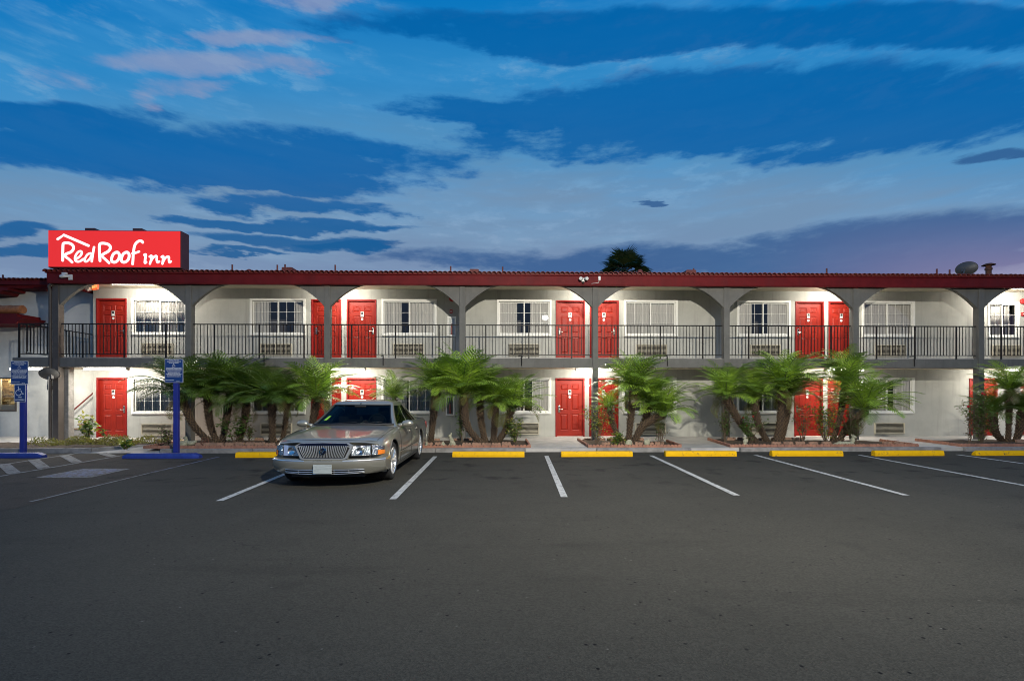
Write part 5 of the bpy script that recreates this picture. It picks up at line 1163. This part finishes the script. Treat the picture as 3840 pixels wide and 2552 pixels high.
def section(y):
    hw, zb, ze, zc = (interp(y, SY, k) for k in (HW, ZB, ZE, ZC)); xe = hw * .90; half = []
    for k in range(9):
        u = k / 8; x = xe * u; z = zc - (zc - ze) * u ** 3.2
        if y < 1.6: z += .012 * math.exp(-((u - .70) / .12) ** 2) * min(1, (y - .1) * 2)      # bonnet crease
        half.append((x, z))
    zm = .60
    for k in range(1, 7):
        t = math.pi / 2 * k / 6; half.append((xe + (hw - xe) * math.sin(t), ze - (ze - zm) * (1 - math.cos(t))))
    half += [(hw * 1.0, .53), (hw * .996, .45), (hw * .99, .36), (hw * .975, .28), (hw * .94, zb), (hw * .5, zb)]
    full = [(x, z) for x, z in half] + [(0, zb)] + [(-x, z) for x, z in reversed(half[1:])]
    return [(x, fsh(x, y, hw), z) for x, z in full]
ys_ = [.12 + .04 * k for k in range(12)] + [.6 + .1 * k for k in range(44)] + [5.02 + .0567 * k for k in range(7)]
rows = [section(y) for y in ys_]
mb = MB(); mb.grid(rows, closed=True)
for rr in (rows[0], rows[-1]):
    c = (0, sum(p[1] for p in rr) / len(rr), .6); n = len(rr); mb.add([c] + rr, [(0, 1 + k, 1 + (k + 1) % n) for k in range(n)])
body = cb(mb, 'body', [M['paint'], M['car_black']], smooth=True)
bm = bmesh.new(); bm.from_mesh(body.data); bmesh.ops.remove_doubles(bm, verts=bm.verts[:], dist=.0005); bmesh.ops.recalc_face_normals(bm, faces=bm.faces[:]); bm.to_mesh(body.data); bm.free()
WY = (.98, 3.89); WR = .352
mb = MB()
for wy in WY:
    for s in (-1, 1): mb.cyl((s * .66, wy, WR + .01), (s * 1.2, wy, WR + .01), .395, 40)
cut = cb(mb, 'arch_cutter', [M['car_black'], M['car_black']])
md = body.modifiers.new('arches', 'BOOLEAN'); md.operation = 'DIFFERENCE'; md.object = cut; md.solver = 'EXACT'
try: md.material_mode = 'TRANSFER'
except Exception: pass
bpy.context.view_layer.update(); dg = bpy.context.evaluated_depsgraph_get(); nm = bpy.data.meshes.new_from_object(body.evaluated_get(dg)); body.modifiers.clear(); body.data = nm; bpy.data.objects.remove(cut)
nm.polygons.foreach_set('use_smooth', [True] * len(nm.polygons))
try: nm.set_sharp_from_angle(angle=R(35))
except Exception: pass
# wheels
for wy in WY:
    for s in (-1, 1):
        c = (s * .85, wy, WR); q = MB()
        q.lathe([(.245, -.10), (.30, -.112), (.335, -.10), (WR, -.075), (WR, .075), (.335, .10), (.30, .112), (.245, .10)], c, 'x', 36)
        for gx_ in (-.045, 0, .045): q.lathe([(WR + .0008, gx_ - .006), (WR - .006, gx_ - .003), (WR - .006, gx_ + .003), (WR + .0008, gx_ + .006)], c, 'x', 36)
        w = cb(q, 'wheel', M['tyre'], smooth=True)
        q = MB(); q.lathe([(.247, -s * .09), (.247, s * .085), (.258, s * .100), (.242, s * .108), (.225, s * .085), (.22, s * .03)], c, 'x', 36)
        q.lathe([(0, s * .092), (.035, s * .09), (.055, s * .075), (.06, s * .04)], c, 'x', 20)
        for k in range(8):
            a = 2 * math.pi * k / 8
            for da in (-.16, .16):
                p0 = (c[0] + s * .072, c[1] + .05 * math.cos(a + da * .6), c[2] + .05 * math.sin(a + da * .6)); p1 = (c[0] + s * .095, c[1] + .232 * math.cos(a + da), c[2] + .232 * math.sin(a + da)); q.tube([p0, p1], [.017, .014], 6)
        cb(q, 'rim', M['bar'], w, smooth=True)
        q = MB(); q.lathe([(0, s * .02), (.22, s * .02)], c, 'x', 24); cb(q, 'brake_disc', M['car_black'], w)
# cabin shell and glass
def cab(z):   # front, rear, half width of the greenhouse at height z
    t = (z - .95) / (1.42 - .95)
    return 1.50 + .80 * t, 4.22 - .80 * t ** 1.0, .865 - .235 * t - .02 * math.sin(math.pi * t)
ZL = [.94, .985, 1.03, 1.10, 1.17, 1.24, 1.30, 1.345, 1.375]
NF, NSD = 20, 44
def ring(z):
    yf, yr, hw = cab(z); out = []; tag_ = []
    for k in range(NF): x = -hw + 2 * hw * k / NF; out.append((x, yf + .20 * (abs(x) / hw) ** 2.6, z)); 
    for k in range(NSD): u = k / NSD; out.append((hw - .035 * (1 - math.sin(math.pi * u)) * .4, yf + .20 + (yr - yf - .36) * u, z))
    for k in range(NF): x = hw - 2 * hw * k / NF; out.append((x, yr - .16 * (abs(x) / hw) ** 2.6, z))
    for k in range(NSD): u = 1 - k / NSD; out.append((-hw + .035 * (1 - math.sin(math.pi * u)) * .4, yf + .20 + (yr - yf - .36) * u, z))
    return out
RG = [ring(z) for z in ZL]; parts = {}
def addp(key, quad):
    parts.setdefault(key, MB()).quad(*quad)
NT = 2 * (NF + NSD)
for i in range(len(ZL) - 1):
    for j in range(NT):
        quad = (RG[i][j], RG[i][(j + 1) % NT], RG[i + 1][(j + 1) % NT], RG[i + 1][j]); key = 'shell'; inz = 1 <= i <= len(ZL) - 3
        if j < NF:
            if 1 <= j < NF - 1 and i >= 1 and i <= len(ZL) - 2: key = 'windscreen'
        elif NF <= j < NF + NSD or j >= 2 * NF + NSD:
            k = j - NF if j < NF + NSD else NSD - 1 - (j - 2 * NF - NSD)
            if inz and 2 <= k < 20: key = ('side_window', j < NF + NSD, 0)
            elif inz and 22 <= k < 36: key = ('side_window', j < NF + NSD, 1)
            elif inz and 37 <= k < 41 and i < 5: key = ('side_window', j < NF + NSD, 2)
        else:
            k = j - NF - NSD
            if 2 <= k < NF - 2 and i >= 1 and i <= len(ZL) - 2: key = 'rear_window'
        addp(key, quad)
top = RG[-1]; cx_ = 0; cy_ = sum(p[1] for p in top) / NT; prev = top
for sc_, dz_ in ((.975, .022), (.93, .044), (.84, .066), (.70, .084), (.45, .098), (.2, .103), (.001, .104)):
    nx = [(p[0] * sc_, cy_ + (p[1] - cy_) * sc_, 1.375 + dz_) for p in top]
    for j in range(NT): addp('shell', (prev[j], prev[(j + 1) % NT], nx[(j + 1) % NT], nx[j]))
    prev = nx
for key, q in parts.items():
    nm_ = key if isinstance(key, str) else key[0]
    o = cb(q, 'cabin_shell' if nm_ == 'shell' else nm_, M['paint'] if nm_ == 'shell' else M['car_glass'], smooth='all', fix=True)
    bm = bmesh.new(); bm.from_mesh(o.data); bmesh.ops.remove_doubles(bm, verts=bm.verts[:], dist=.0004); bmesh.ops.recalc_face_normals(bm, faces=bm.faces[:]); bm.to_mesh(o.data); bm.free()
# black surround of windscreen and wipers
def onring(j, z):   # point on the greenhouse front at fractional j, height z, pushed out
    yf, yr, hw = cab(z); x = -hw + 2 * hw * j / NF; return Vector((x, yf + .20 * (abs(x) / hw) ** 2.6 - .006, z + .004))
q = MB(); q.tube([onring(1, z) for z in ZL[1:8]] + [onring(k, ZL[7] + .01) for k in range(1, NF)] + [onring(NF - 1, z) for z in reversed(ZL[1:8])], .012, 6); q.tube([onring(k * .5, .985) + Vector((0, -.02, -.004)) for k in range(1, 2 * NF)], .022, 6); cb(q, 'windscreen_seal', M['car_black'], smooth=True)
q = MB()
for a, b, zt in ((11, 17, 1.02), (4, 11, 1.015)): q.tube([onring(a, .99) + Vector((0, -.02, 0)), onring((a + b) / 2, 1.005) + Vector((0, -.015, .006)), onring(b, zt) + Vector((0, -.012, .01))], .008, 5)
cb(q, 'wiper', M['car_black'], smooth=True)
q = MB(); a = onring(2.0, 1.06); b = onring(2.9, 1.06); c = onring(3.1, 1.14); d = onring(2.4, 1.14); q.quad(a, b, c, d); cb(q, 'window_sticker', M['sticker'], fix=False)
# interior
q = MB(); q.bbox(-.70, .70, 1.75, 2.1, .80, .985, .04); cb(q, 'dashboard', M['dash'], smooth=True)
q = MB(); q.tube([(.36 + .18 * math.cos(t), 2.12 + .04 * math.sin(t), 1.0 + .17 * math.sin(t)) for t in [2 * math.pi * k / 24 for k in range(25)]], .014, 6); q.cyl((.36, 2.12, 1.0), (.36, 1.95, .92), .04, 8); q.cyl((.2, 2.13, 1.0), (.52, 2.13, 1.0), .014, 6); cb(q, 'steering_wheel', M['dash'], smooth=True)
for x, y in ((-.37, 2.62), (.37, 2.62)):
    q = MB(); q.bbox(x - .26, x + .26, y, y + .16, .55, 1.12, .05); q.bbox(x - .13, x + .13, y + .03, y + .13, 1.13, 1.30, .04); cb(q, 'front_seat', M['seat'], smooth=True)
q = MB(); q.bbox(-.68, .68, 3.5, 3.7, .55, 1.1, .05); cb(q, 'rear_seat', M['seat'], smooth=True)
q = MB(); q.bbox(-.12, .12, 2.14, 2.16, 1.30, 1.36, .008); q.cyl((0, 2.16, 1.33), (0, 2.20, 1.41), .01, 6); cb(q, 'rear_view_mirror', M['car_black'])
# nose: grille, lamps, bumper
def fy(x, off=0.0): return .12 + .21 * min(1, abs(x) / .90) ** 3 - off
q = MB(); N_ = 24
gt = lambda x: .752 - .030 * (abs(x) / .46) ** 2; gb = lambda x: .505
def gpoly(off, k, e=0): 
    return [(-.46 * k, .752 - .03), (-.38 * k, .765 * 1.0), (0, .775), (.38 * k, .765), (.46 * k, .722), (.375 * k, .515 - e), (.33 * k, .502 - e), (-.33 * k, .502 - e), (-.375 * k, .515 - e)]
P0 = gpoly(0, 1.04, .008); q.prism(P0, lambda a, b: (a, .118, b), lambda a, b: (a, .040, b)); g = cb(q, 'grille', M['bar'])
q = MB(); P1 = [(a * .945, .507 + (b - .502) * .80 + .008) for a, b in gpoly(0, 1)]; q.prism(P1, lambda a, b: (a, .04, b), lambda a, b: (a, .036, b)); cb(q, 'grille_mesh', M['car_black'], g)
q = MB(); q.prism([(-.44, .722), (.44, .722), (.385, .760), (0, .772), (-.385, .760)], lambda a, b: (a, .04, b), lambda a, b: (a, .034, b)); cb(q, 'grille_top_band', M['grille_dark'], g)
n = 27
for k in range(n):
    u = -1 + 2 * (k + .5) / n; xt, xb = u * .415, u * .335; q = MB(); q.tube([(xb, .026, .525), (u * .39, .020, .64), (xt, .026, .722)], [.0060, .0072, .0080], 6); cb(q, 'grille_bar', M['bar'], g, smooth=True)
q = MB(); q.lathe([(0, -.012), (.040, -.012), (.046, -.006), (.048, .004), (.058, .0), (.058, .02)], (0, .012, .632), 'y', 24); em = cb(q, 'emblem', M['grille_dark'], g, smooth=True)
q = MB(); q.tube([(.054 * math.cos(t), -.002, .632 + .054 * math.sin(t)) for t in [2 * math.pi * k / 24 for k in range(25)]], .006, 6)
for k in (-1, 0, 1): q.tube(bez([(-.028 + k * .019, -.003, .600 + k * .004), (-.012 + k * .019, -.003, .632), (.016 + k * .019, -.003, .664 - abs(k) * .006)], 4), .0045, 5)
cb(q, 'emblem_lines', M['chrome'], em, smooth=True)
def lamp_patch(x0, x1, z0a, z0b, z1a, z1b, off, s, bend=1.0, n=10, m=4):
    rows = []
    for j in range(m + 1):
        r_ = []
        for k in range(n + 1):
            u = k / n; x = x0 + (x1 - x0) * u; zb = z0a + (z0b - z0a) * u; zt = z1a + (z1b - z1a) * u; v = j / m
            r_.append((s * x, fy(x, off) + .02 * v, zb + (zt - zb) * v))
        rows.append(r_)
    return rows
for s in (-1, 1):
    hl = MB(); hl.grid(lamp_patch(.43, .74, .545, .548, .705, .715, .004, s)); L_ = cb(hl, 'headlight', M['reflector'], fix=False, smooth='all')
    q = MB(); q.grid(lamp_patch(.425, .745, .540, .543, .71, .72, .026, s)); cb(q, 'lens', M['lamp_glass'], L_, fix=False, smooth='all')
    q = MB(); q.lathe([(0, .02), (.045, .0), (.062, -.012)], (s * .585, fy(.585, .014), .630), 'y', 16); cb(q, 'bulb_bowl', M['chrome'], L_, smooth=True)
    q = MB(); q.tube([(s * x, fy(x, .024) + .0, .541) for x in [.425 + .032 * k for k in range(11)]], .006, 5); q.tube([(s * x, fy(x, .0), .722) for x in [.425 + .032 * k for k in range(11)]], .006, 5); q.tube([(s * .742, fy(.742, .022), .545), (s * .742, fy(.742, .005), .72)], .006, 5); cb(q, 'lamp_seal', M['car_black'], L_)
    # corner lamp wraps onto the wing
    rows = []
    for j in range(5):
        v = j / 4; r_ = []
        for k in range(13):
            u = k / 12; x = .755 + .175 * math.sin(u * math.pi / 2); y = fy(.755, .02) + (.42 - fy(.755, .02)) * (1 - math.cos(u * math.pi / 2)) ; zb = .548 + .012 * u; zt = .722 - .03 * u - .05 * max(0, u - .7); r_.append((s * (x + .004 * (1 - v)), y + .02 * v * (1 - u), zb + (zt - zb) * v))
        rows.append(r_)
    q = MB(); q.grid(rows); cl = cb(q, 'corner_lamp', M['reflector'], fix=False, smooth='all')
    q = MB(); q.grid([[(p[0] + s * .006, p[1] - .006, p[2]) for p in r_[4:]] for r_ in rows[0:3]]); cb(q, 'amber_reflector', M['amber'], cl, fix=False, smooth='all')
# bumper: one curved bar with a lower lip, black intake and chrome strips
BW = .965
def by(x): return .02 + .30 * (abs(x) / BW) ** 3.2
prof = [(.10, .500), (.035, .498), (.004, .478), (-.004, .44), (.0, .36), (.012, .335), (.03, .28), (.06, .240), (.14, .222)]
xs_ = [BW * math.sin(math.pi / 2 * k / 14) * (1 if k >= 0 else 1) for k in range(-14, 15)]
rows = [[(x, by(x) + p[0], p[1] + (.0 if abs(x) < .7 else .04 * ((abs(x) - .7) / .265) ** 2 * (1 if p[1] < .3 else 0))) for x in xs_] for p in prof]
side = [[(s * (BW + .012), y, 0) for y in ()] for s in (-1, 1)]
q = MB(); q.grid(rows)
for s in (-1, 1):   # returns along the wing to the wheel arch
    e_ = [r_[-1] if s > 0 else r_[0] for r_ in rows]; q.grid([e_, [(s * (BW + .02), .44, p[2]) for p in e_], [(s * (BW + .025), .60, max(p[2], .28)) for p in e_]])
bp = cb(q, 'front_bumper', M['paint'], smooth=True)
for s in (-1, 1): q = MB(); q.tube([(s * x, by(x) - .008 + .012, .468) for x in xs_ if .30 < x], .013, 6); cb(q, 'bumper_strip', M['bar'], bp, smooth=True)
X2 = [-.66 + 1.32 * k / 20 for k in range(21)]
q = MB(); q.grid([[(x, by(x) + .020, .252 + .018 * (abs(x) / .66) ** 2) for x in X2], [(x, by(x) + .004, .318) for x in X2]]); cb(q, 'lower_intake', M['car_black'], bp, fix=False)
q = MB()
for zz, d_ in ((.249, .010), (.285, .0), (.322, -.006)): q.tube([(x, by(x) + d_, zz + (.018 * (abs(x) / .66) ** 2 if zz < .25 else 0)) for x in X2], .0055, 5)
for x in (-.42, .42, -.18, .18): q.tube([(x, by(x) + .004, .255), (x, by(x) - .002, .32)], .004, 5)
cb(q, 'intake_bars', M['bar'], bp, smooth=True)
q = MB(); q.bbox(-.155, .155, -.022, -.008, .262, .415, .006); cb(q, 'number_plate', M['plate'], bp)
# flanks: door shuts, mouldings, handles, mirrors, tail
def flank(y, z):
    hw, ze = interp(y, SY, HW), interp(y, SY, ZE); xe = hw * .90
    if z <= .60: return hw * interp(z, [.2, .28, .36, .45, .53, .60], [.94, .975, .99, .996, 1, 1])
    c = 1 - (z - .60) / (ze - .60); c = max(0, min(1, c)); t = math.acos(max(-1, min(1, 1 - (1 - c)))); 
    cc = 1 - (ze - z) / (ze - .60); sn = math.sqrt(max(0, 1 - cc * cc)); return xe + (hw - xe) * sn
for s in (-1, 1):
    q = MB()
    for y0, y1 in ((1.52, 1.50), (2.62, 2.62), (3.52, 3.42)): q.tube([(s * (flank(y0 + (y1 - y0) * k / 8, .27 + .64 * k / 8) + .0005), y0 + (y1 - y0) * k / 8, .27 + .64 * k / 8) for k in range(9)], .0045, 4)
    q.tube([(s * (flank(1.52 + .2 * k, .27) + .0005), 1.52 + .2 * k, .27) for k in range(11)], .0045, 4); cb(q, 'door_shut_line', M['car_black'])
    q = MB()
    for y0, y1 in ((1.42, 1.50), (1.54, 2.60), (2.64, 3.46)): q.tube([(s * (flank(y0 + (y1 - y0) * k / 6, .47) + .004), y0 + (y1 - y0) * k / 6, .47) for k in range(7)], .016, 6, flat=(Vector((1, 0, 0)), .6))
    md_ = cb(q, 'side_moulding', M['paint'], smooth=True)
    q = MB(); q.tube([(s * (flank(1.42 + .2 * k, .487) + .011), 1.42 + .2 * k, .487) for k in range(11)], .004, 5); cb(q, 'moulding_strip', M['chrome'], md_, smooth=True)
    for y in (2.48, 3.34):
        q = MB(); q.bbox(min(s * (flank(y, .80) - .01), s * (flank(y, .80) + .022)), max(s * (flank(y, .80) - .01), s * (flank(y, .80) + .022)), y - .09, y + .09, .785, .822, .01); q.box(min(s * flank(y, .8), s * (flank(y, .8) + .006)), max(s * flank(y, .8), s * (flank(y, .8) + .006)), y - .10, y + .10, .772, .834, 1); cb(q, 'door_handle', [M['paint'], M['car_black']], smooth=True)
    q = MB(); mx_ = .97; q.sphere((s * (mx_ + .09), 1.80, .995), (.125, .07, .072), 16); q.tube([(s * .86, 1.82, .955), (s * (mx_ + .0), 1.81, .97)], .035, 8); mr_ = cb(q, 'door_mirror', M['paint'], smooth='all')
    q = MB(); q.quad((s * (mx_ + .0), 1.858, .95), (s * (mx_ + .18), 1.855, .95), (s * (mx_ + .18), 1.855, 1.04), (s * (mx_ + .0), 1.858, 1.04)); cb(q, 'mirror_glass', M['chrome'], mr_, fix=False)
    q = MB(); q.bbox(min(s * .55, s * .90), max(s * .55, s * .90), 5.19, 5.37, .66, .86, .03); cb(q, 'tail_lamp', M['red_alarm'], smooth=True)
    q = MB(); q.tube([(s * (flank(wy + .398 * math.cos(t), WR + .01 + .398 * math.sin(t)) - .006), wy + .398 * math.cos(t), WR + .01 + .398 * math.sin(t)) for wy in WY[:1] for t in [math.pi * k / 20 - .1 for k in range(22)]], .012, 6); cb(q, 'arch_lip', M['paint'], smooth=True)
    q = MB(); q.tube([(s * (flank(WY[1] + .398 * math.cos(t), WR + .01 + .398 * math.sin(t)) - .006), WY[1] + .398 * math.cos(t), WR + .01 + .398 * math.sin(t)) for t in [math.pi * k / 20 - .1 for k in range(22)]], .012, 6); cb(q, 'arch_lip', M['paint'], smooth=True)
q = MB()
for s in (-1, 1): q.tube([(s * (.905 * interp(y, SY, HW) - .03), fsh(.86, y, .95), interp(y, SY, ZE) + .012) for y in [.24 + .1 * k for k in range(13)]], .0035, 4)
q.tube([(x, fsh(x, .2, .925) - .02, interp(.2, SY, ZC) - (interp(.2, SY, ZC) - interp(.2, SY, ZE)) * (abs(x) / .83) ** 2.4 - .004) for x in [-.83 + .083 * k for k in range(21)]], .0035, 4); cb(q, 'bonnet_shut_line', M['car_black'])
q = MB(); q.bbox(-.93, .93, 5.22, 5.46, .28, .52, .05); cb(q, 'rear_bumper', M['paint'], smooth=True)
q = MB(); q.box(-.62, .62, .25, 5.1, .17, .24); cb(q, 'underbody', M['car_black'])
me = text_mesh('MERCURY', .045, mat('bumper_emboss', (.12, .118, .10), .5), 0, extrude=.0005); put('bumper_lettering', me, car, (CARX, CARY - .004 + .020, .482), (R(90), 0, 0), (1.6, .55, 1))
